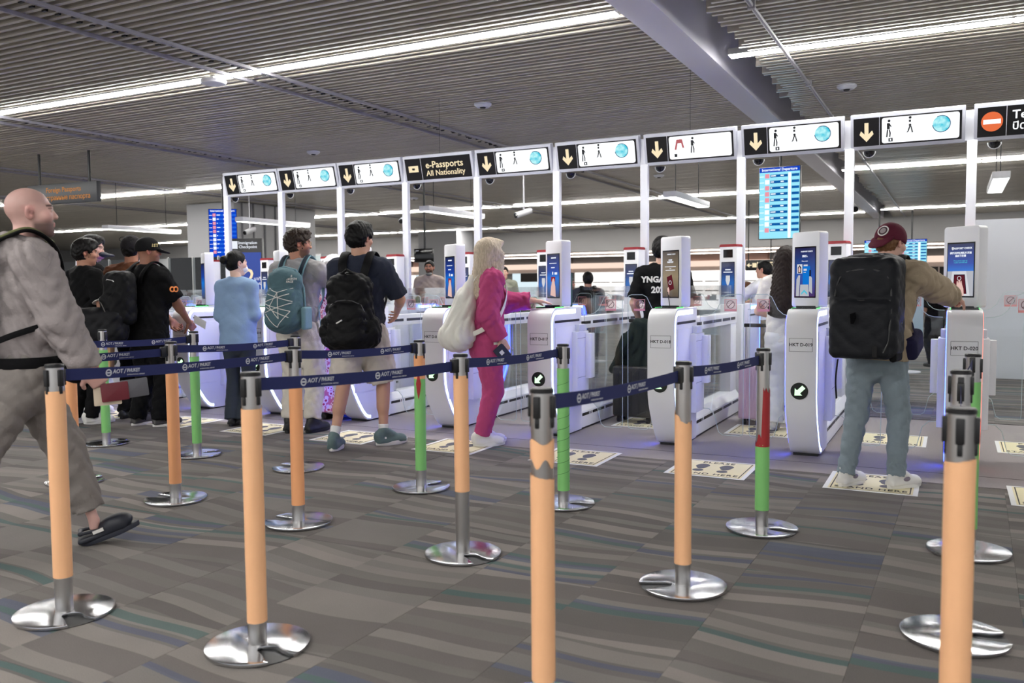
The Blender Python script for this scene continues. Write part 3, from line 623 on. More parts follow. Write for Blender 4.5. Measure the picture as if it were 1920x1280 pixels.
def print_mesh():
    bm = bmesh.new()
    for s_, sz, loc, kw in (('AOT', 0.0245, (0.033, 0.0045), dict(bold=0.0005, shear=0.15)), ('/', 0.028, (0.090, 0.004), dict(bold=0.0004, shear=0.2)), ('PHUKET', 0.0215, (0.106, 0.006), dict(bold=0.0005, wx=0.86)), ('INTERNATIONAL AIRPORT', 0.0078, (0.106, -0.012), dict())):
        me = textmesh(s_, sz, ext=0.0003, align='LEFT', **kw)
        n0 = len(bm.verts); bm.from_mesh(me); bm.verts.ensure_lookup_table()
        for v in bm.verts[n0:]: v.co.x += loc[0]; v.co.y += loc[1]
    b = MB()
    o_ = arcpts(0.012, 0.001, 0.0155, 0, 360, 18)[:-1]; i_ = arcpts(0.012, 0.001, 0.0100, 0, 360, 18)[:-1]
    n = 18; b.add([(x, y, 0.0003) for x, y in o_]+[(x, y, 0.0003) for x, y in i_], [(k, (k+1) % n, n+(k+1) % n, n+k) for k in range(n)])
    b.prism([(0.003, -0.002), (0.021, -0.002), (0.021, 0.004), (0.003, 0.004)], 'z', 0.0, 0.0004)
    me = b.mesh('p'); bm.from_mesh(me)
    out = bpy.data.meshes.new('belt_print'); bm.to_mesh(out); bm.free(); out.materials.append(PRINT); return out
PRM = print_mesh()
CLIP = MB().box(-0.0105, 0.0105, 0.028, 0.0425, -0.088, -0.022).mesh('belt_clip', bevel=0.004); CLIP.materials.append(DARK)
CLIP2 = MB().box(-0.0065, 0.0065, 0.03, 0.0385, -0.118, -0.088).mesh('belt_clip_tail', bevel=0.003); CLIP2.materials.append(DARK)
SEGN = 28
def sleeve_mesh(z0, z1, r, jag=0.0, seed=0):
    rnd = random.Random(seed); b = MB(); n = SEGN; vs = []
    tops = [z1+(jag*math.sin(2*math.pi*k/n+seed)+rnd.uniform(-jag*0.35, jag*0.35) if jag else 0) for k in range(n)]
    lv = 10
    for i in range(lv+1):
        for k in range(n):
            t = 2*math.pi*k/n; rr = r+rnd.uniform(-0.0006, 0.0006)
            z = z0+(tops[k]-z0)*i/lv; vs.append((rr*math.cos(t), rr*math.sin(t), z))
    fs = [(i*n+k, i*n+(k+1) % n, (i+1)*n+(k+1) % n, (i+1)*n+k) for i in range(lv) for k in range(n)]
    b.add(vs, fs); return b.mesh('paper_sleeve', smooth=True)
POSTS = []
def stanchion(x, y, h, label, sl, z0, z1, ang, ca_=0.0, jag=0.0, belt=None, extra=None):
    r = empty('belt_post', (x, y, 0.0), label=label, cat='barrier post', group='belt barrier posts')
    link('base', BASEM, None, r, None, (0, 0, math.radians(ang))); link('base_pad', RUB, None, r)
    MB().lathe([(0.0335, 0.012), (0.0335, h-0.012)], 28).obj('pole', STEEL, r, smooth=True)
    MB().lathe([(0.0355, h-0.014), (0.0355, h-0.004), (0.032, h), (0.001, h)], 28).obj('cap', DARK, r, smooth=True)
    for q in range(4):
        a = math.radians(ca_+90*q); link('belt_clip', CLIP, None, r, (0, 0, h), (0, 0, a)); link('belt_clip_tail', CLIP2, None, r, (0, 0, h), (0, 0, a))
    me = sleeve_mesh(z0, z1, 0.0362, jag, int(x*100) % 97); link('paper_sleeve', me, sl, r)
    if extra: extra(r, h)
    if belt:
        bx, by, dz1 = belt; n = 14; b = MB(); dx, dy = bx-x, by-y; L_ = math.hypot(dx, dy); ux, uy = dx/L_, dy/L_
        vs = []; zc = h-0.048; sag = 0.012
        for i in range(n+1):
            t = i/n; d = 0.042+(L_-0.084)*t; z = zc+dz1*t-sag*4*t*(1-t)
            for oz, ox in ((-0.0235, 0.0008), (0.0235, 0.0008), (0.0235, -0.0008), (-0.0235, -0.0008)):
                vs.append((ux*d+uy*ox, uy*d-ux*ox, z+oz))
        fs = []
        for i in range(n):
            for k in range(4): fs.append((i*4+k, i*4+(k+1) % 4, (i+1)*4+(k+1) % 4, (i+1)*4+k))
        fs += [(0, 1, 2, 3), (n*4+3, n*4+2, n*4+1, n*4)]
        b.add(vs, fs); bo = b.obj('belt', NAVY, r)
        # end latch
        MB().box(-0.02, 0.02, -0.012, 0.012, -0.032, 0.032).obj('belt_end', DARK, r, bevel=0.003, loc=(ux*(L_-0.052), uy*(L_-0.052), zc+dz1), rot=(0, 0, math.atan2(uy, ux)))
        d = 0.24
        while d < L_-0.3:
            t = d/L_; z = zc+dz1*t-sag*4*t*(1-t)
            rz = math.atan2(uy, ux)
            o = link('belt_print', PRM, None, bo); sl_ = math.atan2(dz1-sag*4*(1-2*t), L_)
            mtx = Matrix.Translation((ux*d+uy*0.0011, uy*d-ux*0.0011, z)) @ Matrix.Rotation(rz, 4, 'Z') @ Matrix.Rotation(math.pi/2, 4, 'X') @ Matrix.Rotation(sl_, 4, 'Z')
            o.matrix_local = mtx; d += 0.42
    return r
def tri_red(r, h):
    MB().lathe([(0.0366, h-0.25), (0.0366, h-0.10)], SEGN).obj('orange_band', ORP2, r, smooth=True)
    vs = []
    for i, (z, w) in enumerate(((h-0.38, 0.05), (h-0.33, 0.6), (h-0.28, 0.95), (h-0.2, 0.08))):
        for j in range(5):
            t = math.radians(-70)+w*(j/4-0.5); vs.append((0.0372*math.cos(t), 0.0372*math.sin(t), z))
    MB().add(vs, [(i*5+j, i*5+j+1, (i+1)*5+j+1, (i+1)*5+j) for i in range(3) for j in range(4)]).obj('red_tape', REDP, r)
def red_torn(r, h):
    rnd = random.Random(5); n = 28; vs = []
    zt = [h-0.52+0.20*max(0, math.sin(2*math.pi*k/n-0.4+2.9))*0.2+(0.27 if 22 <= k or k < 3 else 0.03)+rnd.uniform(-0.02, 0.02) for k in range(n)]
    for lv in (0, 1):
        for k in range(n): vs.append((0.0366*math.cos(2*math.pi*k/n), 0.0366*math.sin(2*math.pi*k/n), (h-0.52) if lv == 0 else zt[k]))
    zb = MB().add(vs, [(k, (k+1) % n, n+(k+1) % n, n+k) for k in range(n)]); zb.obj('red_sleeve', REDP, r, smooth=True)
def torn(r, h):
    n = 20; vs = []
    for lv in (0, 1):
        for k in range(n):
            t = math.radians(-150)+math.radians(170)*k/(n-1); z = h-0.225+0.015*math.sin(k*0.7) if lv == 0 else h-0.158+0.008*math.sin(k*0.45)
            vs.append((0.0364*math.cos(t), 0.0364*math.sin(t), z))
    MB().add(vs, [(k, k+1, n+k+1, n+k) for k in range(n-1)]).obj('torn_paper', ORP, r, smooth=True)
def spiral(r, h):
    MB().tube([(0.0366*math.cos(a), 0.0366*math.sin(a), 0.14+0.60*a/(2*math.pi*9)) for a in [2*math.pi*9*i/220 for i in range(221)]], 0.0012, 4).obj('tape_seam', mat('green_seam', (60, 110, 52), 0.7), r)
B3 = -0.03
stanchion(-3.166, 2.20, 1.012, 'orange paper-wrapped belt post at the front left, before the walking man', ORP, 0.155, 0.905, -16, belt=(-3.219, 3.66, B3))
stanchion(-2.229, 2.30, 1.006, 'pale orange wrapped belt post with a cut-out steel base, front centre left', ORP, 0.098, 0.875, -20, belt=(-2.101, 3.558, B3))
stanchion(-1.085, 2.31, 1.000, 'front centre belt post with torn orange wrapping and an exposed steel band', ORP, 0.11, 0.735, -10, belt=(-1.016, 3.582, B3), jag=0.008, extra=torn)
stanchion(0.024, 2.40, 0.992, 'nearest orange belt post at the right, cut by the lower frame edge', ORP, 0.11, 0.86, -30, ca_=-3, jag=0.006, belt=(0.031, 3.49, B3))
stanchion(-4.268, 3.74, 0.985, "orange belt post with scuffs, beside the walking man's passports", ORP2, 0.107, 0.82, 190, belt=(-4.203, 4.792, -0.02))
stanchion(-3.219, 3.66, 0.985, 'orange belt post in the middle row, below the black backpack', ORP2, 0.105, 0.77, 190, belt=(-3.054, 4.651, -0.02))
stanchion(-2.101, 3.558, 0.983, 'orange belt post with a long bare steel foot, left of the woman in pink', ORP, 0.316, 0.88, -28, belt=(-2.051, 4.665, -0.02))
stanchion(-1.016, 3.582, 0.979, 'orange belt post with ragged top paper, before gate D-018', ORP, 0.106, 0.74, 214, jag=0.024, belt=(-0.884, 4.627, -0.02))
stanchion(0.031, 3.49, 0.988, 'second belt post at the right, bright steel top behind the nearest one', ORP, 0.12, 0.78, 12, belt=(0.09, 4.651, -0.02))
stanchion(-5.30, 3.80, 0.985, 'belt post hidden behind the walking man, only its base shows', ORP2, 0.12, 0.80, 60, belt=(-5.277, 4.847, -0.02))
stanchion(-6.377, 4.88, 0.975, 'far left green wrapped belt post behind the passports', GRP, 0.10, 0.80, 60)
stanchion(-5.277, 4.847, 0.978, 'green wrapped belt post left of the woman in the blue jacket', GRP, 0.098, 0.78, 60)
stanchion(-4.203, 4.792, 0.969, 'steel-topped belt post behind the middle-row orange post, left of the shorts', ORP2, 0.12, 0.70, 190)
stanchion(-3.054, 4.651, 0.966, 'green belt post with an orange band and a red torn triangle', GRP, 0.123, 0.72, 60, extra=tri_red)
stanchion(-2.051, 4.665, 0.962, 'green belt post wound with spiral tape, beside gate D-017', GRP, 0.087, 0.818, 0, extra=spiral)
stanchion(-0.884, 4.627, 0.968, 'belt post with torn red paper over green, left of gate D-019', GRP, 0.107, 0.45, -12, jag=0.01, extra=red_torn)
stanchion(0.09, 4.651, 0.964, 'third belt post at the right with green wrapping, before gate D-020', GRP, 0.12, 0.83, 100)
stanchion(-4.44, 2.22, 1.0, 'belt post beyond the left edge whose belt runs behind the walking man', ORP, 0.12, 0.85, 0, belt=(-4.268, 3.74, B3))
# ------------------------------------------------------------------ far hall
GREYW = mat('fascia_grey', (168, 166, 165), 0.55, var=0.05, vscale=1.5)
tag(MB().box(-60, 20, 32.6, 33.0, 2.72, 4.3).obj('wall_fascia', GREYW), kind='structure', label='grey fascia hanging across the far end of the hall')
tag(MB().box(-60, 20, 33.0, 50, 2.95, 3.05).obj('ceiling_shops', mat('shop_ceiling', (176, 152, 138), 0.22, var=0.25, vscale=1.2, spec=0.8)), kind='structure', label='glossy brown ceiling over the far shops')
tag(MB().box(-60, 20, 49.6, 50, 0, 3.0).obj('wall_back', mat('shop_wall', (226, 214, 208), 0.6)), kind='structure', label='pale back wall behind the far shops')
tag(MB().box(-60, -59.6, -10, 50, 0, 4.3).obj('wall_left', mat('far_wall', (150, 150, 150), 0.7)), kind='structure', label='distant grey side wall')
tag(MB().box(-58, -26.0, 31.5, 32.2, 0, 2.9).obj('wall_far_left', mat('far_wall2', (196, 198, 200), 0.6)), kind='structure', label='pale far wall at the left behind the counters')
pw = MB().box(0.22, 7.0, 13.42, 13.54, 0, 2.16).obj('wall_right', mat('partition_white', (206, 208, 214), 0.5), bevel=0.004); tag(pw, kind='structure', label='plain white partition wall at the right edge')
# shops
SW = emis('shop_lit_white', (255, 250, 246), 1.35); SP_ = emis('shop_lit_warm', (255, 226, 208), 1.0); SD = mat('shop_dark', (34, 32, 34), 0.5); SG = mat('shop_grey', (140, 138, 138), 0.5); SR = mat('shop_red', (196, 30, 40), 0.5); SB = emis('shop_lit_cool', (222, 240, 248), 1.0); SO = mat('shop_oak', (206, 150, 108), 0.5)
rs = random.Random(11)
descr = ['pale lit shop front far behind the suited woman', 'lit shop front far behind the teal backpack', 'lit shop front with a red banner far behind the bearded man', 'bright shop front far behind the white backpack', 'bright shop front far behind gate D-017', 'bright shop front far behind the printed black shirt', 'bright shop front far behind the long-haired woman', 'lit shop front far behind the maroon cap', 'bright shop front at the far right end']
for i, xs in enumerate((-47, -41.5, -36, -30.5, -25, -19.5, -14, -8.5, -3.0)):
    r = empty('shop_front', (xs, 46.0, 0), label=descr[i], cat='shop', group='lit shop fronts at the far end')
    MB().box(0, 5.4, -0.15, 0.4, 2.32, 2.62).obj('header', SP_, r); MB().box(0, 5.4, -0.1, 0.4, 2.62, 2.95).obj('lintel', SG if i % 3 else mat('shop_pink', (214, 178, 164), 0.5), r)
    MB().box(0, 5.4, -0.12, 0.3, 2.12, 2.32).obj('lintel', mat('shop_beige', (224, 206, 196), 0.5), r)
    x = 0.0
    while x < 5.3:
        w = rs.uniform(0.7, 1.5); w = min(w, 5.4-x); t = rs.random()*(0.6 if i in (5, 6, 7, 8) else 1.0)
        m = SW if t < 0.5 else (SD if t < 0.64 else (SG if t < 0.8 else (SB if t < 0.93 else SP_)))
        MB().box(x+0.03, x+w-0.03, rs.uniform(0, 0.3), 0.4, 0.0 if t < 0.8 else 0.7, 2.1).obj('shop_window', m, r)
        if t < 0.5:
            for z in (0.5, 1.0, 1.5): MB().box(x+0.08, x+w-0.08, -0.2, 0.0, z, z+0.05).obj('shelf', SG, r)
            for q in range(5):
                a = x+0.1+q*(w-0.3)/5; MB().box(a, a+0.12, -0.18, -0.05, 0.55, 0.55+rs.uniform(0.15, 0.32)).obj('goods', rs.choice((SR, SD, SG, SO, SG)), r)
        x += w
    if i == 2: MB().box(0.2, 4.8, -0.3, -0.2, 2.0, 2.35).obj('red_banner', SR, r)
    if i == 4: MB().box(2.2, 4.6, -0.3, -0.2, 1.6, 2.1).obj('menu_board', SD, r)
for i, y in enumerate((36.0, 40.0, 44.0)):  # strips added to brighten the dark far floor by the shops
    r = empty('light_strip', (-50, y, 2.94), label=['first', 'second', 'third'][i]+' added fill light strip under the brown shop ceiling, counted from the grey fascia', cat='ceiling light', group='added shop fill strips')
    MB().box(0, 52, -0.06, 0.06, -0.012, 0.0).obj('diffuser', emis('shop_fill_strip', (255, 246, 236), 14.0), r)
# columns
COLM = mat('column_grey', (160, 160, 162), 0.5)
def column(name, x0, x1, y0, y1, lab, ribs):
    r = empty(name, ((x0+x1)/2, (y0+y1)/2, 0), label=lab, cat='column')
    hx, hy = (x1-x0)/2, (y1-y0)/2
    MB().box(-hx, hx, -hy, hy, 0, 3.58).obj('shaft', COLM, r)
    if ribs:
        for q in range(4): MB().box(hx, hx+0.03, -hy+0.25+q*0.42, -hy+0.29+q*0.42, 0, 3.57).obj('rib', mat('column_rib', (96, 96, 100), 0.5), r)
column('column', -18.4, -16.7, 16.8, 20.0, 'broad ribbed grey column behind the blue waiting-time totem', True)
column('column', -19.4, -17.6, 29.6, 30.9, 'square grey column behind the bearded man', False)
# immigration counters with glass, far left
CW = mat('counter_white', (214, 214, 222), 0.4); CB = emis('counter_blue', (70, 130, 255), 1.1)
GL2 = glassmat('booth_glass', (0.86, 0.92, 0.92), 1.0)
for i, (x, y) in enumerate(((-16.9, 12.6), (-14.4, 12.6), (-12.0, 13.4), (-20.5, 13.0))):
    r = empty('inspection_counter', (x, y, 0), label=['white glazed inspection counter left of the blue-jacketed woman, farther one', 'white glazed inspection counter just left of the blue-jacketed woman', 'white inspection counter behind the teal backpack', 'glazed inspection counter behind the two men in black'][i], cat='counter', group='glazed inspection counters')
    MB().box(0, 2.1, 0, 0.6, 0, 1.05).obj('counter_body', CW, r, bevel=0.01)
    MB().box(-0.04, 2.14, -0.06, 0.64, 1.05, 1.09).obj('counter_top', WHITE2, r, bevel=0.006)
    MB().box(0.3, 1.2, -0.065, -0.06, 1.055, 1.085).obj('light_bar', CB, r)
    for q in range(3): MB().box(q*0.7+0.01, q*0.7+0.69, 0.02, 0.03, 1.09, 1.95).obj('glass_pane', GL2, r)
    for q in range(4): MB().box(q*0.7-0.012, q*0.7+0.012, 0.01, 0.04, 1.09, 1.97).obj('mullion', STEEL, r)
    MB().box(1.3, 1.8, 0.3, 0.33, 1.15, 1.45).obj('monitor', DARK, r)
for i, (x, y) in enumerate(((-15.3, 14.4), (-13.6, 14.8))):
    r = empty('office_chair', (x, y, 0), rz=0.2, label=['dark mesh office chair behind the glazed counter, larger one', 'dark mesh office chair behind the glazed counter, right of the larger one'][i], cat='chair', group='officer chairs')
    MB().prism(rrect(-0.28, 0.28, 0.95, 1.5, 0.09), 'y', 0.0, 0.05).obj('backrest', mat('chair_mesh', (58, 62, 66), 0.8), r, bevel=0.012)
    MB().prism(rrect(-0.25, 0.25, -0.5, 0.0, 0.06), 'z', 0.5, 0.57).obj('seat', mat('chair_mesh', (58, 62, 66), 0.8), r, bevel=0.015)
    MB().box(-0.03, 0.03, 0.02, 0.08, 0.45, 1.0).obj('spine', DARK, r); MB().cyl((0, -0.22, 0.08), (0, -0.22, 0.5), 0.03).obj('gas_lift', DARK, r)
    for q in range(5): MB().tube([(0, -0.22, 0.10), (0.3*math.cos(q*1.2566), -0.22+0.3*math.sin(q*1.2566), 0.04)], 0.022, 6).obj('leg', DARK, r)
# hanging linear lamps
LAMPE = emis('pendant_light', (255, 255, 252), 5.0)
for i, (x, lab) in enumerate(((0.50, 'short hanging lamp at the far right, below the no-entry sign'), (-3.735, 'long hanging lamp right of centre, between the middle sign posts'), (-8.0, 'long hanging lamp behind the e-Passports sign post'), (-12.2, 'long hanging lamp left of centre, before the ribbed column'), (-16.0, 'long hanging lamp above the capped man'))):
    r = empty('pendant_lamp', (x, 12.4, 2.6), label=lab, cat='lamp', group='hanging linear lamps')
    MB().box(-0.10, 0.10, 0, 1.95, 0.0, 0.085).obj('lamp_housing', mat('lamp_housing', (210, 210, 214), 0.4), r, bevel=0.004)
    MB().box(-0.088, 0.088, 0.02, 1.93, -0.006, 0.0).obj('lamp_diffuser', LAMPE, r)
    for y in (0.3, 1.6): MB().cyl((0, y, 0.085), (0, y, 1.0), 0.006, n=6).obj('cable', DARK, r)
# screens
def board(name, x, y, z0, w, h, rz, lab, header):
    r = empty(name, (x, y, 0), rz=rz, label=lab, cat='screen')
    MB().box(-w/2, w/2, 0, 0.07, z0, z0+h).obj('casing', DARK, r, bevel=0.006)
    BB = emis('board_blue', (20, 96, 170), 0.9); BC = emis('board_cyan', (150, 226, 246), 1.05); BW = emis('board_white', (240, 250, 255), 1.2); BH = emis('board_head', (20, 70, 200), 0.9); BP = emis('board_pink', (238, 150, 165), 1.0)
    dark = header == 'dark'
    m0 = emis('board_deep', (14, 74, 220), 0.8) if dark else BC
    MB().box(-w/2+0.012, w/2-0.012, -0.003, 0, z0+0.012, z0+h-0.012).obj('display', m0, r)
    MB().box(-w/2+0.012, w/2-0.012, -0.005, -0.003, z0+h*0.925, z0+h-0.012).obj('display_header', BH, r)
    text('International Departure', w*0.088, BW, r, (0, -0.0065, z0+h*0.958), name='header_text', bold=0.001)
    n = 10; sw = (w-0.024)/0.656
    for q in range(n):
        zz = z0+h*(0.875-0.083*q)
        rb = emis('board_row', (40, 110, 240), 0.8) if dark else BB
        MB().box(-0.15*sw, 0.135*sw, -0.006, -0.003, zz-h*0.02, zz+h*0.016).obj('display_row', rb, r)
        MB().box(0.20*sw, 0.32*sw, -0.006, -0.003, zz-h*0.02, zz+h*0.016).obj('display_row', rb, r)
        b = MB(); b.box(-0.14*sw, -(0.06+0.03*(q % 3))*sw, -0.008, -0.006, zz-h*0.007, zz+h*0.007); b.box(0.02*sw, 0.07*sw, -0.008, -0.006, zz-h*0.007, zz+h*0.007); b.box(-0.325*sw, -0.25*sw, -0.008, -0.006, zz-h*0.010, zz-h*0.002)
        o = b.obj('display_text', BW, r); o['kind'] = 'stuff'
        MB().box(-0.235*sw, -0.165*sw, -0.006, -0.003, zz-h*0.03, zz+h*0.03).obj('display_logo', BP if q in (0, 2, 3, 9, 4) else BW, r)
    if not dark: MB().box(0.145*sw, 0.19*sw, -0.006, -0.003, z0+0.02, z0+h*0.91).obj('display_column', BW, r)
    MB().cyl((0, 0.05, z0+h), (0, 0.05, 3.62), 0.025).obj('hanger', DARK, r)
board('departure_board', -2.63, 15.0, 2.065, 0.68, 1.21, -0.03, 'bright blue departures board hanging portrait above the woman in white', 'light')
board('departure_board', -14.25, 14.0, 1.98, 0.62, 1.08, 0.5, 'dark blue departures board hanging behind the leftmost sign post', 'dark')
for dx in (0, 1):
    board('departure_board', -2.15+dx*0.95, 30.0, 1.55, 0.88, 1.15, 0.0, ['far departures board seen past the maroon cap, left one of the pair', 'far departures board seen past the maroon cap, right one of the pair'][dx], 'light')
r = empty('monitor', (-9.07, 14.0, 0), rz=0.0, label='black monitor hanging on a pole above the bearded man', cat='screen')
MB().box(-0.21, 0.21, 0, 0.05, 1.79, 2.05).obj('casing', BLACKG, r, bevel=0.006); MB().cyl((0.02, 0.03, 2.05), (0.02, 0.03, 3.65), 0.02).obj('pole', DARK, r)
MB().box(-0.17, -0.10, -0.003, 0.0, 2.005, 2.018).obj('badge', WHITE2, r)
# waiting-time totem
r = empty('info_totem', (-11.68, 12.0, 0), rz=0.35, label='blue waiting-time totem with a large number 2 and a black header', cat='totem')
MB().box(-0.33, 0.33, 0, 0.08, 0.1, 2.24).obj('casing', mat('totem_black', (26, 26, 30), 0.35), r, bevel=0.006)
MB().box(-0.45, 0.45, -0.15, 0.25, 0, 0.1).obj('foot', DARK, r)
MB().box(-0.31, 0.31, -0.004, 0, 0.75, 1.98).obj('display', screenmat('totem_blue', [(0.0, (70, 60, 150)), (0.5, (36, 70, 170)), (1.0, (34, 74, 180))], 0.7), r)
text('2', 0.40, CREAM, r, (0.08, -0.006, 1.52), name='number', bold=0.006); text('นาที\nminutes', 0.085, WTXT, r, (0.23, -0.006, 1.45), name='lettering')
text('Immigration\nCheckpoint', 0.075, WTXT, r, (0.06, -0.004, 2.12), name='lettering', bold=0.001)
MB().box(-0.27, -0.14, -0.004, 0, 2.05, 2.19).obj('icon', WTXT, r)
# hanging signs
r = empty('hanging_sign', (-13.3, 9.5, 0), rz=0.06, label='dark hanging sign with dim orange lettering at the upper left', cat='sign')
MB().box(-0.82, 0.82, 0, 0.08, 2.76, 3.09).obj('panel', mat('dark_sign', (44, 46, 50), 0.4), r, bevel=0.004)
OT = emis('sign_orange_dim', (205, 140, 80), 0.8)
text('Foreign Passports', 0.115, OT, r, (0.05, -0.003, 2.985), bold=0.001); text('Иностранные паспорта', 0.11, OT, r, (0.05, -0.003, 2.855), bold=0.001)
for x in (-0.55, 0.62): MB().cyl((x, 0.04, 3.09), (x, 0.04, 3.65), 0.022).obj('hanger', DARK, r)
r = empty('gate_sign', (-4.72, 24.0, 0), label='black hanging sign with a left arrow and gate numbers 14-15', cat='sign')
MB().box(-0.36, 0.36, 0, 0.1, 1.70, 1.98).obj('panel', SBLK, r, bevel=0.004)
text('14-15', 0.20, CREAM, r, (0.14, -0.004, 1.84), bold=0.005)
MB().prism([(-0.335, 1.84), (-0.26, 1.90), (-0.26, 1.855), (-0.20, 1.855), (-0.20, 1.825), (-0.26, 1.825), (-0.26, 1.78)], 'y', -0.005, 0).obj('arrow', CREAM, r); MB().box(-0.18, -0.07, -0.005, 0, 1.78, 1.90).obj('icon', CREAM, r)
for x in (-0.3, 0.3): MB().cyl((x, 0.05, 1.98), (x, 0.05, 3.65), 0.015).obj('hanger', DARK, r)
# sign stand beyond gate D-020
p = (-0.62, 13.9); r = empty('sign_stand', (p[0], p[1], 0), label='steel sign stand with a translucent panel, seen past the backpacker\'s elbow', cat='sign stand')
MB().lathe([(0.22, 0), (0.22, 0.015), (0.02, 0.03)], 24).obj('base', WHITE2, r, smooth=True); MB().cyl((0, 0, 0.02), (0, 0, 1.2), 0.03).obj('pole', STEEL, r, smooth=True); MB().box(-0.24, 0.24, -0.06, -0.04, 0.5, 1.15).obj('panel', mat('stand_panel', (176, 196, 212), 0.3), r, bevel=0.01)
# small ceiling devices
for i, (x, y, lab) in enumerate(((-5.3, 9.6, 'smoke detector above the blonde woman\'s lane sign'), (-1.15, 10.8, 'white square detector on the slats right of the beam'), (-9.6, 11.5, 'smoke detector above the leftmost lane signs'), (-12.3, 18.6, 'far ceiling detector near the ribbed column'), (-5.5, 17.5, 'flat round ceiling detector beyond the e-Passports sign'))):
    r = empty('detector', (x, y, 3.598), label=lab, cat='detector', group='ceiling detectors')
    MB().lathe([(0.11, 0), (0.11, -0.02), (0.075, -0.05), (0.001, -0.05)], 20).obj('detector_body', WHITE2, r, smooth=True); MB().lathe([(0.04, -0.05), (0.03, -0.062), (0.001, -0.062)], 14).obj('sensor', DARK, r, smooth=True)
r = empty('access_point', (-7.15, 6.95, 3.588), label='round white access point under the bright light strip', cat='access point')
MB().lathe([(0.13, -0.035), (0.14, -0.045), (0.13, -0.075), (0.10, -0.085), (0.001, -0.085)], 28).obj('cover', WHITE, r, smooth=True); MB().box(-0.03, 0.03, -0.03, 0.03, -0.036, 0).obj('bracket', WHITE2, r)
for i, (x, y, z, rz, lab) in enumerate(((-1.55, 15.8, 2.62, 0.6, 'cylindrical security camera on a pole right of the departures board'), (-7.5, 15.2, 2.75, -0.4, 'security camera hanging behind the e-Passports lane posts'), (-10.3, 15.2, 2.75, 0.5, 'security camera hanging behind the teal backpack man\'s head'), (-15.0, 15.6, 2.7, 0.3, 'security camera hanging above the capped man'))):
    r = empty('security_camera', (x, y, z), rz=rz, label=lab, cat='security camera', group='hanging security cameras')
    MB().cyl((0, 0, 0.05), (0, 0, 3.62-z), 0.018, n=8).obj('pole', RAIL, r); MB().cyl((-0.05, -0.16, -0.06), (0.03, 0.16, 0.05), 0.06, n=16).obj('housing', mat('camera_grey', (170, 170, 174), 0.35), r, smooth=True); MB().cyl((-0.052, -0.166, -0.062), (-0.056, -0.18, -0.066), 0.048, n=16).obj('lens', BLACKG, r)
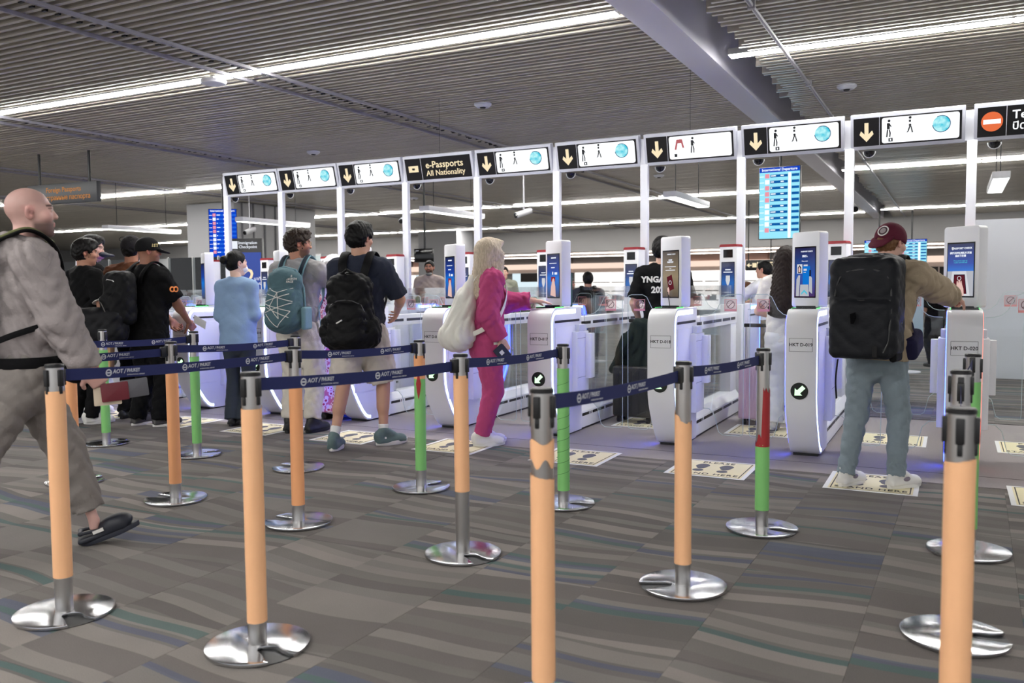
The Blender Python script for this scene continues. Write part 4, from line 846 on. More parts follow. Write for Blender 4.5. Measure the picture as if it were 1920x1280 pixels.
# ------------------------------------------------------------------ people: signed-distance modelling
class SDF:
    def __init__(s): s.p = []
    def add(s, fn, lo, hi, k=0.02, op='u'): s.p.append((fn, np.array(lo, float), np.array(hi, float), k, op)); return s
    def cone(s, a, b, ra, rb, k=0.02, cap=False, op='u'):
        a = np.array(a, float); b = np.array(b, float); ba = b-a; l2 = max(ba@ba, 1e-9); l = math.sqrt(l2)
        def fn(P):
            q = P-a; t0 = (q@ba)/l2; t = np.clip(t0, 0, 1)
            d = np.linalg.norm(q-t[:, None]*ba, axis=1)-(ra+(rb-ra)*t)
            if cap: d = np.maximum(d, (t0-1)*l)
            return d
        r = max(ra, rb); return s.add(fn, np.minimum(a, b)-r, np.maximum(a, b)+r, k, op)
    def econe(s, a, b, r0, r1, side, k=0.03, cap0=False, cap1=False):
        a = np.array(a, float); b = np.array(b, float); ba = b-a; l2 = ba@ba; l = math.sqrt(l2); ax = ba/l
        sd = np.array(side, float); sd = sd-ax*(sd@ax); sd /= np.linalg.norm(sd); th = np.cross(ax, sd)
        def fn(P):
            q = P-a; t0 = (q@ax)/l; t = np.clip(t0, 0, 1); rx = r0[0]+(r1[0]-r0[0])*t; ry = r0[1]+(r1[1]-r0[1])*t; m = np.minimum(rx, ry)
            w = (t0-t)*l; kk = np.sqrt(((q@sd)/rx)**2+((q@th)/ry)**2+(w/m)**2); d = (kk-1)*m
            if cap0: d = np.maximum(d, -t0*l)
            if cap1: d = np.maximum(d, (t0-1)*l)
            return d
        R_ = max(r0[0], r0[1], r1[0], r1[1]); return s.add(fn, np.minimum(a, b)-R_, np.maximum(a, b)+R_, k)
    def ell(s, c, r, Rm=None, k=0.02, op='u'):
        c = np.array(c, float); r = np.array(r, float)
        def fn(P):
            q = P-c
            if Rm is not None: q = q@Rm
            k0 = np.linalg.norm(q/r, axis=1); k1 = np.linalg.norm(q/(r*r), axis=1)+1e-9
            return k0*(k0-1)/k1
        m = r.max() if Rm is not None else r
        return s.add(fn, c-m, c+m, k, op)
    def box(s, c, h, rd=0.02, Rm=None, k=0.02, op='u'):
        c = np.array(c, float); h = np.array(h, float)
        def fn(P):
            q = P-c
            if Rm is not None: q = q@Rm
            q = np.abs(q)-(h-rd); return np.linalg.norm(np.maximum(q, 0), axis=1)+np.minimum(q.max(axis=1), 0)-rd
        m = np.full(3, np.linalg.norm(h)) if Rm is not None else h
        return s.add(fn, c-m, c+m, k, op)
    def front(s, x, z, y0=-0.75, y1=0.05):
        ys = np.linspace(y0, y1, 161); P = np.stack([np.full(161, x), ys, np.full(161, z)], 1); d = np.min([p[0](P) for p in s.p if p[4] == 'u'], axis=0); i = np.argmax(d < 0)
        return ys[i] if (d < 0).any() else y1
    def build(s, h, noise=None, cuts=()):
        us = [p for p in s.p if p[4] == 'u']
        lo = np.min([p[1] for p in us], axis=0)-3*h; hi = np.max([p[2] for p in us], axis=0)+3*h
        n = np.ceil((hi-lo)/h).astype(int)+1
        F = np.full(n, 0.15, np.float32); ax = [lo[i]+h*np.arange(n[i]) for i in range(3)]
        for fn, a, b, k, op in s.p:
            m = k+2.5*h; i0 = np.maximum(np.floor((a-m-lo)/h).astype(int), 0); i1 = np.minimum(np.ceil((b+m-lo)/h).astype(int)+1, n)
            if (i1 <= i0).any(): continue
            G = np.stack(np.meshgrid(*[ax[i][i0[i]:i1[i]] for i in range(3)], indexing='ij'), -1); sh = G.shape[:3]
            d = fn(G.reshape(-1, 3)).reshape(sh).astype(np.float32)
            sl = tuple(slice(i0[i], i1[i]) for i in range(3)); f = F[sl]
            if op == 'u':
                hh = np.maximum(k-np.abs(f-d), 0)/k if k > 0 else 0
                F[sl] = np.minimum(f, d)-hh*hh*k*0.25
            else:
                d = -d; hh = np.maximum(k-np.abs(f-d), 0)/k if k > 0 else 0
                F[sl] = np.maximum(f, d)+hh*hh*k*0.25
        if noise is not None or cuts:
            band_ = np.abs(F) < 0.06; I = np.argwhere(band_); P = lo+I*h
            v = F[band_]
            if noise is not None: v = v+noise(P)
            F[band_] = v
            for p0, nn in cuts:
                P0 = np.array(p0, float); N_ = np.array(nn, float); N_ /= np.linalg.norm(N_)
                for i in range(n[0]):
                    dd = (ax[0][i]-P0[0])*N_[0]+(ax[1][:, None]-P0[1])*N_[1]+(ax[2][None, :]-P0[2])*N_[2]
                    F[i] = np.maximum(F[i], dd)
        return surfnet(F, lo, h)
def surfnet(F, lo, h):
    ins = F < 0; n = np.array(F.shape)
    c = [ins[i:n[0]-1+i, j:n[1]-1+j, k:n[2]-1+k] for i in (0, 1) for j in (0, 1) for k in (0, 1)]
    sm_ = sum(x.astype(np.int8) for x in c); act = (sm_ > 0) & (sm_ < 8)
    I = np.argwhere(act); idx = -np.ones(act.shape, np.int64); idx[act] = np.arange(len(I))
    off = np.array([(i, j, k) for i in (0, 1) for j in (0, 1) for k in (0, 1)])
    val = np.stack([F[I[:, 0]+o[0], I[:, 1]+o[1], I[:, 2]+o[2]] for o in off], 1)
    acc = np.zeros((len(I), 3)); cnt = np.zeros(len(I))
    for a in range(8):
        for b in range(a+1, 8):
            if np.abs(off[a]-off[b]).sum() != 1: continue
            m = (val[:, a] < 0) != (val[:, b] < 0); t = val[m, a]/(val[m, a]-val[m, b])
            acc[m] += off[a]+(off[b]-off[a])*t[:, None]; cnt[m] += 1
    V = lo+h*(I+acc/cnt[:, None]); Q = []
    for d in range(3):
        e0 = [slice(None)]*3; e1 = [slice(None)]*3; e0[d] = slice(0, n[d]-1); e1[d] = slice(1, n[d])
        A = ins[tuple(e0)]; B = ins[tuple(e1)]; E_ = np.argwhere(A != B); fl = A[E_[:, 0], E_[:, 1], E_[:, 2]]
        u, v = (d+1) % 3, (d+2) % 3; ok = (E_[:, u] > 0) & (E_[:, v] > 0) & (E_[:, u] < n[u]-1) & (E_[:, v] < n[v]-1); E_ = E_[ok]; fl = fl[ok]
        def g(du, dv):
            x = E_.copy(); x[:, u] -= du; x[:, v] -= dv; return idx[x[:, 0], x[:, 1], x[:, 2]]
        q = np.stack([g(1, 1), g(0, 1), g(0, 0), g(1, 0)], 1); q[~fl] = q[~fl][:, ::-1]; Q.append(q)
    return V, np.concatenate(Q)
def mk(name, vf, m, parent, cols=None):
    vs, qs = vf if not isinstance(vf, list) else join(vf)
    me = bpy.data.meshes.new(name); me.vertices.add(len(vs)); me.vertices.foreach_set('co', vs.astype(np.float32).ravel())
    me.loops.add(qs.size); me.loops.foreach_set('vertex_index', qs.astype(np.int32).ravel()); me.polygons.add(len(qs))
    me.polygons.foreach_set('loop_start', np.arange(0, qs.size, 4, dtype=np.int32)); me.polygons.foreach_set('loop_total', np.full(len(qs), 4, np.int32))
    me.update(calc_edges=True); me.polygons.foreach_set('use_smooth', np.ones(len(qs), bool)); me.validate()
    if cols is not None:
        at = me.color_attributes.new('Col', 'FLOAT_COLOR', 'POINT'); c4 = np.ones((len(vs), 4), np.float32); c4[:, :3] = cols; at.data.foreach_set('color', c4.ravel())
    return link(name, me, m, parent)
def join(l):
    V, Q, o = [], [], 0
    for v, q in l: V.append(v); Q.append(q+o); o += len(v)
    return np.concatenate(V), np.concatenate(Q)
def wrinkle(amp, sc_=1.0, seed=0.0, vert=False):
    sc = sc_*1.9
    def fn(P):
        x, y, z = P[:, 0]*sc+seed, P[:, 1]*sc+seed*1.7, P[:, 2]*sc+seed*0.6
        rd = lambda u: 1-2*np.abs(np.sin(u))**0.75
        if vert: a = rd(17*x+2*np.sin(5*z)+9*y)*0.6+rd(26*y+3*np.sin(5*z)+8*x)*0.4
        else: a = 0.55*rd(15*z+3.2*np.sin(6*x+3)+2.6*np.sin(8*y))+0.45*rd(11*(z+0.9*x)+3*np.sin(9*y+1)+6*y)+0.25*rd(27*(z-0.6*x)+3*np.sin(11*y))
        return (1.5*amp*a).astype(np.float32)
    return fn
def skinmat():
    m = bpy.data.materials.new('skin'); m.use_nodes = True; nt = m.node_tree; b = nt.nodes['Principled BSDF']
    at = nt.nodes.new('ShaderNodeAttribute'); at.attribute_name = 'Col'; nt.links.new(at.outputs['Color'], b.inputs['Base Color'])
    b.inputs['Roughness'].default_value = 0.5; b.inputs['Subsurface Weight'].default_value = 0.06; b.inputs['Subsurface Radius'].default_value = (0.01, 0.004, 0.002); b.inputs['Specular IOR Level'].default_value = 0.35
    return m
SKIN = skinmat()
def cloth(name, rgb, var=0.08, bump=0.25, bs=90, rough=0.85):
    return mat('cloth_'+name, rgb, rough, bump=bump, bscale=bs, var=var, vscale=9, spec=0.15)
def hairmat(name, rgb, rough=0.42, lo=0.55):
    key = 'hair_'+name
    if key in MATS: return MATS[key]
    m = bpy.data.materials.new(key); m.use_nodes = True; nt = m.node_tree; b = nt.nodes['Principled BSDF']
    tc = nt.nodes.new('ShaderNodeTexCoord'); mp = nt.nodes.new('ShaderNodeMapping'); mp.inputs['Scale'].default_value = (120, 120, 9)
    n = nt.nodes.new('ShaderNodeTexNoise'); n.inputs['Scale'].default_value = 1.0; n.inputs['Detail'].default_value = 2
    nt.links.new(tc.outputs['Object'], mp.inputs[0]); nt.links.new(mp.outputs[0], n.inputs['Vector'])
    mx = nt.nodes.new('ShaderNodeMix'); mx.data_type = 'RGBA'; c = lin(rgb); mx.inputs[6].default_value = (*[x*lo for x in c], 1); mx.inputs[7].default_value = (*[min(1, x*1.35) for x in c], 1)
    nt.links.new(n.outputs[0], mx.inputs[0]); nt.links.new(mx.outputs[2], b.inputs['Base Color']); b.inputs['Roughness'].default_value = max(rough, 0.5); b.inputs['Specular IOR Level'].default_value = 0.2
    bp = nt.nodes.new('ShaderNodeBump'); bp.inputs['Strength'].default_value = 0.7; bp.inputs['Distance'].default_value = 0.006; nt.links.new(n.outputs[0], bp.inputs['Height']); nt.links.new(bp.outputs[0], b.inputs['Normal'])
    MATS[key] = m; return m
def rotz(a): c, s_ = math.cos(a), math.sin(a); return np.array([[c, -s_, 0], [s_, c, 0], [0, 0, 1.0]])
def rotx(a): c, s_ = math.cos(a), math.sin(a); return np.array([[1.0, 0, 0], [0, c, -s_], [0, s_, c]])
def ik(S_, T_, l1, l2, pole):
    S_ = np.array(S_, float); T_ = np.array(T_, float); d = T_-S_; L_ = np.linalg.norm(d); m = (l1+l2)*0.998
    if L_ > m: T_ = S_+d/L_*m; d = T_-S_; L_ = m
    u = d/L_; a = (l1*l1-l2*l2+L_*L_)/(2*L_); hgt = math.sqrt(max(l1*l1-a*a, 1e-6)); p = np.array(pole, float); p = p-u*(p@u)
    if np.linalg.norm(p) < 1e-6: p = np.array([0, 0, -1.0])-u*u[2]*-1
    p /= np.linalg.norm(p); return S_+u*a+p*hgt, T_
def hand_sdf(w, d, nrm, s_, curl=0.5, thumb=1, grip=False):
    """w wrist, d finger direction, nrm palm normal (where the fingers curl to), thumb +-1 side"""
    d = np.array(d, float); d /= np.linalg.norm(d); nrm = np.array(nrm, float); nrm = nrm-d*(nrm@d); nrm /= np.linalg.norm(nrm); sd = np.cross(d, nrm)*thumb
    H_ = SDF(); w = np.array(w, float)
    H_.cone(w-d*0.05*s_, w+d*0.008*s_, 0.027*s_, 0.025*s_, 0.01)
    Rm = np.stack([sd, d, nrm], 1)
    H_.box(w+d*0.048*s_, np.array([0.040, 0.046, 0.0145])*s_, 0.012*s_, Rm, 0.015)
    for i, (off, ln) in enumerate(((0.030, 0.072), (0.010, 0.081), (-0.011, 0.076), (-0.030, 0.060))):
        p = w+(d*(0.088-0.006*abs(i-1))+sd*off)*s_; ang = 0.0; prev = p; cu = curl*(1+0.08*i)
        dirn = d+sd*off*0.9
        dirn /= np.linalg.norm(dirn)
        for j, f in enumerate((0.46, 0.30, 0.24)):
            ang += cu*(0.85 if j == 0 else 1.0)
            v = dirn*math.cos(ang)+nrm*math.sin(ang); q = prev+v*ln*f*s_
            H_.cone(prev, q, (0.0092-0.0011*j)*s_, (0.0086-0.0012*j)*s_, 0.004); prev = q
    p = w+(d*0.022+sd*0.030)*s_; v1 = sd*0.75+d*0.62+nrm*0.28; v1 /= np.linalg.norm(v1); q = p+v1*0.045*s_
    v2 = d*0.85+sd*0.25+nrm*(0.35+0.5*curl); v2 /= np.linalg.norm(v2); q2 = q+v2*0.032*s_; q3 = q2+(v2*0.9+nrm*0.35*curl)*0.024*s_
    H_.cone(p-v1*0.01, q, 0.015*s_, 0.0115*s_, 0.012).cone(q, q2, 0.0108*s_, 0.0098*s_, 0.004).cone(q2, q3, 0.0098*s_, 0.008*s_, 0.004)
    return H_
def head_build(c, s_, yaw, pitch, res, female=False, tone=(205, 165, 145), beard=None, brow=(50, 38, 32), stubble=None, lips=None, neckto=None, mask=None):
    Rm = rotz(yaw) @ rotx(pitch)
    X = SDF(); E = lambda cc, r, k=0.02, op='u': X.ell(np.array(cc)*s_, np.array(r)*s_, None, k*s_, op)
    E((0, -0.013, 0.030), (0.077, 0.096, 0.088)); E((0, 0.026, -0.030), (0.061, 0.066, 0.085), 0.03); E((0, 0.030, -0.078), (0.047 if not female else 0.040, 0.050, 0.038), 0.03); E((0, 0.071, -0.100), (0.019, 0.016, 0.016), 0.02)
    X.cone(np.array((0, 0.085, 0.014))*s_, np.array((0, 0.1015, -0.022))*s_, 0.007*s_, 0.0125*s_, 0.010*s_)
    for q in (-1, 1):
        E((q*0.011, 0.099, -0.025), (0.009, 0.010, 0.008), 0.006); E((q*0.042, 0.058, -0.022), (0.026, 0.026, 0.022), 0.02)
        E((q*0.032, 0.100, 0.010), (0.017, 0.016, 0.010), 0.010, 's'); E((q*0.031, 0.079, 0.009), (0.0135, 0.0125, 0.0115), 0.003)
        Re = rotz(q*0.35)
        X.ell(np.array((q*0.080, -0.010, -0.004))*s_, np.array((0.010, 0.021, 0.033))*s_, Re, 0.006*s_); E((q*0.090, -0.004, -0.002), (0.008, 0.012, 0.018), 0.006, 's'); E((q*0.084, 0.004, -0.004), (0.005, 0.005, 0.009), 0.004)
    E((0, 0.080, 0.028), (0.046, 0.014, 0.009), 0.014); E((0, 0.0885, -0.053), (0.021, 0.009, 0.0055), 0.006); E((0, 0.087, -0.064), (0.018, 0.009, 0.006), 0.006)
    E((0, 0.098, -0.0585), (0.020, 0.0035, 0.0011), 0.002, 's')
    nk = np.array(neckto if neckto is not None else (0, -0.03, -0.2)); nl = (Rm.T @ (nk-np.array(c)))
    nr = 0.047 if female else 0.057
    X.cone(np.array((0, -0.022, -0.055))*s_, nl, nr*s_, (nr+0.004)*s_, 0.03)
    V, Q = X.build(res); L_ = V/s_
    base = np.array(lin(tone)); C = np.tile(base, (len(V), 1)); x, y, z = L_[:, 0], L_[:, 1], L_[:, 2]; ax_ = np.abs(x)
    def blend(w, rgb, a):
        w = np.clip(w, 0, 1)[:, None]*a; C[:] = C*(1-w)+np.array(lin(rgb))*w
    ss = lambda t, a, b: np.clip((t-a)/(b-a), 0, 1)**2*(3-2*np.clip((t-a)/(b-a), 0, 1))
    blend(ss(-np.abs(z+0.02), -0.04, -0.01)*ss(y, 0.03, 0.06)*ss(ax_, 0.01, 0.03), (200, 120, 110), 0.14)
    blend(ss(ax_, 0.070, 0.078)*ss(-np.abs(z+0.004), -0.045, -0.03)*ss(-y, -0.03, -0.015), (205, 104, 100), 0.28)
    blend(ss(-np.sqrt((y-0.0)**2+(z+0.002)**2), -0.014, -0.007)*ss(ax_, 0.068, 0.074), (96, 52, 48), 0.6)  # ear hollow: its shade is painted into the skin colour
    if stubble is not None:
        m = ss(z, 0.015, 0.055)*ss(-y, -0.085+0.0, -0.055)+ss(-y, 0.0, 0.03)*ss(z, -0.075, -0.045)*0.9; blend(m, stubble, 0.38)
    if beard is not None:
        rgb, a = beard; m = ss(-z, 0.030, 0.062)*ss(y, -0.012, 0.012); m = np.maximum(m, ss(-np.abs(z+0.042), -0.010, -0.004)*ss(-ax_, -0.034, -0.026)*ss(y, 0.06, 0.075)); m *= 1-ss(-ax_, -0.024, -0.018)*ss(-np.abs(z+0.0585), -0.012, -0.008)*ss(y, 0.07, 0.08); m *= ss(z, -0.14, -0.115); blend(m, rgb, a)
    blend(ss(-np.abs(z+0.0585), -0.012, -0.007)*ss(-ax_, -0.023, -0.018)*ss(y, 0.076, 0.082), lips or (176, 106, 102), 0.55)
    blend(ss(-np.abs(z-(0.0295-0.8*(ax_-0.03)**2)), -0.0075, -0.004)*ss(ax_, 0.010, 0.014)*ss(-ax_, -0.054, -0.048)*ss(y, 0.05, 0.06), brow, 0.85)
    er = np.sqrt((ax_-0.031)**2+((z-0.009)*1.4)**2); ey = ss(y, 0.066, 0.072)
    blend(ss(-er, -0.0125, -0.009)*ey, (214, 204, 198), 0.8); blend(ss(-er, -0.0075, -0.005)*ey, (40, 28, 22), 0.92); blend(ss(-np.abs(z-0.0165), -0.004, -0.0015)*ss(-np.abs(ax_-0.031), -0.017, -0.013)*ey, (44, 32, 30), 0.75)
    return (V@Rm.T+np.array(c), Q), C, Rm
def hair_sdf(s_, style):
    X = SDF(); E = lambda cc, r, k=0.02, op='u': X.ell(np.array(cc)*s_, np.array(r)*s_, None, k*s_, op)
    t = {'short': 0.008, 'quiff': 0.016, 'full': 0.020, 'long': 0.016, 'bun': 0.008, 'cap': 0.004}[style]
    E((0, -0.014, 0.032), (0.078+t, 0.097+t, 0.088+t)); E((0, -0.045, -0.01), (0.070+t*0.6, 0.060+t, 0.075), 0.03)
    if style in ('quiff', 'full'): E((0, 0.035, 0.098), (0.066, 0.055, 0.030), 0.03)
    if style == 'bun': E((0, -0.135, 0.022), (0.044, 0.040, 0.044), 0.010)
    if style != 'long': E((0, 0.108, -0.045), (0.115, 0.105, 0.115), 0.014, 's')
    else: E((0, 0.110, -0.04), (0.062, 0.075, 0.125), 0.014, 's')
    for q in (-1, 1):
        if style not in ('long',): E((q*0.088, 0.002, -0.03), (0.030, 0.040, 0.050), 0.010, 's')
    return X
CLOTHES = {}
class Person:
    def __init__(s, pos, heading, H, label, cat='person', tone=(205, 165, 145), build=1.0, female=False, res=0.012, lean=0.0, side_lean=0.0, feet=None, handL=None, handR=None, poleL=None, poleR=None, curl=(0.5, 0.5), palmL=None, palmR=None, fdirL=None, fdirR=None, hip_drop=0.0, belly=0.0, twist=0.0):
        s.th = math.radians(heading); s.root = empty('person', (pos[0], pos[1], 0), rz=-s.th, label=label, cat=cat)
        s.pos = np.array([pos[0], pos[1], 0.0]); s.s = H/1.75; k = s.s; s.tone = tone; s.res = res; s.f = female; s.b = build
        s.sh_w = (0.165 if female else 0.188)*k*build**0.5
        hz = (0.90-hip_drop)*k
        L_ = lambda z: np.array([side_lean*max(0, (z-hz/k))/0.55, lean*max(0, (z-hz/k))/0.55, 0.0])
        s.at = lambda x, y, z: np.array([x*k, y*k, (z-hip_drop*min(1, max(0, (1.6-z)/0.7))*0 - hip_drop)*k])+L_(z-hip_drop)
        s.zoff = hip_drop
        A = s.at
        s.hip = [A(-0.088, 0, 0.90), A(0.088, 0, 0.90)]
        tw = rotz(-twist)
        s.sho = [A(0, 0, 1.398)+tw@np.array([-s.sh_w, -0.012*k, 0]), A(0, 0, 1.398)+tw@np.array([s.sh_w, -0.012*k, 0])]
        s.neck = A(0, -0.018, 1.49); s.chest = A(0, 0, 1.28); s.tw = tw
        feet = feet or [(-0.10, -0.02, 0.0, 0.12), (0.10, 0.02, 0.0, -0.12)]
        s.ank = []; s.kne = []; s.feet = []
        for i, (fx, fy, fz, fy_) in enumerate(feet):
            a = np.array([fx*k+0.05*k*math.sin(fy_), fy*k-0.05*k*math.cos(fy_), fz*k+0.085*k]); kn, a = ik(s.hip[i], a, 0.425*k, 0.41*k, (math.sin(-fy_)*0.3, 1, 0)); s.ank.append(a); s.kne.append(kn); s.feet.append((fx*k, fy*k, fz*k, fy_))
        s.elb = []; s.wri = []; s.hd = []
        for i, (h_, pl) in enumerate(((handL, poleL), (handR, poleR))):
            sg = -1 if i == 0 else 1
            if h_ is None: h_ = s.sho[i]+np.array([sg*0.07*k, 0.09*k, -0.51*k])
            h_ = np.array(h_, float); pl = pl if pl is not None else (sg*0.5, -1, -0.1)
            e, w = ik(s.sho[i], h_, 0.29*k, 0.255*k, pl); s.elb.append(e); s.wri.append(w); s.hd.append(h_)
        s.curl = curl; s.palm = (palmL, palmR); s.fdir = (fdirL, fdirR); s.belly = belly
    def loc(s, wx, wy, wz):
        dx, dy = wx-s.pos[0], wy-s.pos[1]; return np.array([dx*math.cos(s.th)-dy*math.sin(s.th), dx*math.sin(s.th)+dy*math.cos(s.th), wz])
    def body(s, head_yaw=0.0, head_pitch=0.0, hres=0.006, legs=True, bare=False, hand_res=0.0055, head_off=(0, 0, 0), **hk):
        k = s.s; A = s.at; X = SDF(); b = s.b; sd = s.tw@np.array([1.0, 0, 0])
        X.econe(A(0, 0, 1.0), A(0, 0.005, 1.25), (0.115*k*b, 0.085*k*b), (0.135*k*b, 0.095*k*b), sd).econe(A(0, 0.005, 1.25), A(0, -0.01, 1.40), (0.135*k*b, 0.095*k*b), (0.12*k*b, 0.07*k*b), sd).econe(A(0, 0, 0.86), A(0, 0, 1.0), (0.13*k*b, 0.09*k*b), (0.115*k*b, 0.085*k*b), sd)
        X.cone(A(0, -0.015, 1.40), s.neck+np.array([0, 0, 0.03*k]), 0.075*k, 0.045*k, 0.03)
        for i in (0, 1):
            X.cone(s.sho[i], s.elb[i], 0.046*k*b, 0.039*k*b, 0.02).cone(s.elb[i], s.wri[i], 0.038*k*b, 0.026*k, 0.015)
            mid = s.elb[i]+(s.wri[i]-s.elb[i])*0.3; X.cone(s.elb[i], mid, 0.038*k*b, 0.039*k*b, 0.02)
            if legs:
                g = 1.0 if bare else 0.72
                X.cone(s.hip[i], s.kne[i], 0.078*k*b*g, 0.052*k*b*g, 0.02).cone(s.kne[i], s.ank[i], 0.050*k*b*g, 0.034*k*g, 0.015)
                d = s.ank[i]-s.kne[i]; bk = np.array([0, -0.02*k, 0]); X.cone(s.kne[i]+d*0.12+bk*0.6, s.kne[i]+d*0.45+bk, 0.050*k*b*g, 0.047*k*b*g, 0.03)
                X.cone(s.ank[i], s.ank[i]+np.array([0, 0.0, -0.03*k]), 0.034*k*g, 0.034*k*g, 0.01)
        bv = X.build(s.res); parts = [bv]; base = np.array(lin(s.tone)); cols = [np.tile(base, (len(bv[0]), 1))]
        for i in (0, 1):
            fa = s.wri[i]-s.elb[i]; fa /= np.linalg.norm(fa); d = s.fdir[i] if s.fdir[i] is not None else fa
            sg = -1 if i == 0 else 1
            n_ = s.palm[i] if s.palm[i] is not None else np.array([-sg*1.0, 0.15, 0.0])
            th_ = 1 if i == 0 else -1
            hv = hand_sdf(s.wri[i], d, n_, k, s.curl[i], th_).build(hand_res); parts.append(hv); cols.append(np.tile(base*np.array([1.0, 0.96, 0.95]), (len(hv[0]), 1)))
        hc = s.neck+np.array([0, 0.030*k, 0.142*k])+np.array(head_off); s.hc = hc
        hv, C, s.HR = head_build(hc, k*1.0, -math.radians(head_yaw), math.radians(head_pitch), hres, s.f, s.tone, neckto=s.neck-np.array([0, 0.0, 0.05*k]), **hk)
        parts.append(hv); cols.append(C)
        return mk('body', join(parts), SKIN, s.root, np.concatenate(cols))
    def hair(s, style, m, res=0.008, extra=None, noise=0.004):
        X = hair_sdf(s.s, style)
        if extra: extra(X, s.s)
        V, Q = X.build(res, noise=wrinkle(noise, 2.2, 1.3)); o = mk('hair', (V@s.HR.T+s.hc, Q), m, s.root); return o
    def top(s, m, sleeve=1.0, hem=0.86, ease=0.014, name='shirt', res=None, wr=0.005, hood=False, wide=0.0, seed=0.0, cuff=None, collar=True, sl_r=1.0, cut=()):
        k = s.s; A = s.at; X = SDF(); b = s.b; e = ease; sd = s.tw@np.array([1.0, 0, 0]); sx = np.array([1.0, 0, 0]); w = wide; by = s.belly
        X.econe(A(0, 0, hem), A(0, 0, 1.02), ((0.148+w)*k*b+e, (0.112+w*0.8)*k*b+e+by), ((0.140+w*0.7)*k*b+e, (0.100+w*0.5)*k*b+e+by), sx, 0.03, cap0=True)
        X.econe(A(0, 0, 1.02), A(0, 0.005, 1.26), ((0.140+w*0.7)*k*b+e, (0.100+w*0.5)*k*b+e+by), ((0.153+w*0.3)*k*b+e, 0.108*k*b+e+by*0.4), sd, 0.04)
        X.econe(A(0, 0.005, 1.26), A(0, -0.012, 1.405), (0.153*k*b+e, 0.108*k*b+e), (0.118*k*b+e, 0.072*k*b+e), sd, 0.04)
        if s.f: X.ell(A(0.0, 0.075, 1.24), np.array([0.13, 0.055, 0.06])*k, None, 0.05)
        X.cone(s.sho[0]*0.5+A(0, -0.012, 1.445)*0.5, s.sho[0], 0.056*k+e, 0.056*k+e*0.7, 0.05).cone(s.sho[1]*0.5+A(0, -0.012, 1.445)*0.5, s.sho[1], 0.056*k+e, 0.056*k+e*0.7, 0.05)
        if collar: X.cone(A(0, -0.02, 1.42), A(0, -0.014, 1.485), 0.085*k, (0.052 if s.f else 0.061)*k+0.004, 0.04, cap=True)
        for i in (0, 1):
            sl = sleeve if not isinstance(sleeve, (tuple, list)) else sleeve[i]
            if sl <= 0: continue
            r0, r1, r2 = (0.054*k*b+e)*sl_r, (0.046*k*b+e)*sl_r, (0.036*k*b+e*0.9)*sl_r
            if sl <= 0.5:
                end = s.sho[i]+(s.elb[i]-s.sho[i])*(sl/0.5); X.cone(s.sho[i], end, r0, r0*0.98+0.004, 0.035, cap=True)
            else:
                X.cone(s.sho[i], s.elb[i], r0, r1, 0.035); end = s.elb[i]+(s.wri[i]-s.elb[i])*min(1.0, (sl-0.5)/0.5); X.cone(s.elb[i], end, r1, r2, 0.03, cap=True)
                if cuff: X.cone(s.elb[i]+(end-s.elb[i])*0.82, end, r2*1.02, r2*0.92, 0.008, cap=True)
        if hood:
            X.ell(A(0, -0.095, 1.45), np.array([0.135, 0.07, 0.085])*k, None, 0.03); X.cone(A(-0.085, 0.0, 1.47), A(-0.05, 0.085, 1.42), 0.03*k, 0.025*k, 0.03).cone(A(0.085, 0.0, 1.47), A(0.05, 0.085, 1.42), 0.03*k, 0.025*k, 0.03)
            X.cone(A(-0.085, 0.0, 1.475), A(-0.06, -0.09, 1.465), 0.03*k, 0.035*k, 0.03).cone(A(0.085, 0.0, 1.475), A(0.06, -0.09, 1.465), 0.03*k, 0.035*k, 0.03)
        wf = wrinkle(wr, 1.0, seed); hz_ = A(0, 0, hem)[2]; return mk(name, X.build(res or s.res, noise=lambda P: wf(P)*np.clip((P[:, 2]-hz_)/0.10, 0.04, 1).astype(np.float32), cuts=cut), m, s.root)
    def pants(s, m, length=1.0, ease=0.012, name='trousers', res=None, wr=0.005, flare=0.0, seed=2.0, top=1.0, cuff=False, hipw=0.0):
        k = s.s; A = s.at; X = SDF(); b = s.b; e = ease
        X.econe(A(0, 0, 0.82), A(0, 0, top), (0.150*k*b+e+hipw, 0.110*k*b+e), (0.138*k*b+e, 0.100*k*b+e), (1, 0, 0), 0.04, cap1=True)
        X.ell(A(-0.065, -0.04, 0.88), np.array([0.080, 0.080, 0.085])*k*b, None, 0.05).ell(A(0.065, -0.04, 0.88), np.array([0.080, 0.080, 0.085])*k*b, None, 0.05)
        for i in (0, 1):
            hp, kn, an = s.hip[i]-np.array([0, 0, 0.02*k]), s.kne[i], s.ank[i]-np.array([0, 0, 0.02*k])
            rh, rk, ra = 0.084*k*b+e, 0.058*k*b+e, 0.042*k*b+e+flare
            if length <= 0.5: end = hp+(kn-hp)*(length/0.5); X.cone(hp, end, rh, rh*0.90+flare, 0.03, cap=True)
            else:
                X.cone(hp, kn, rh, rk, 0.03); end = kn+(an-kn)*min(1.0, (length-0.5)/0.5); X.cone(kn, end, rk, ra, 0.02, cap=True)
                if cuff: X.cone(kn+(end-kn)*0.86, end, 0.05*k*b, 0.040*k*b, 0.01, cap=True)
        return mk(name, X.build(res or s.res, noise=wrinkle(wr, 1.0, seed)), m, s.root)
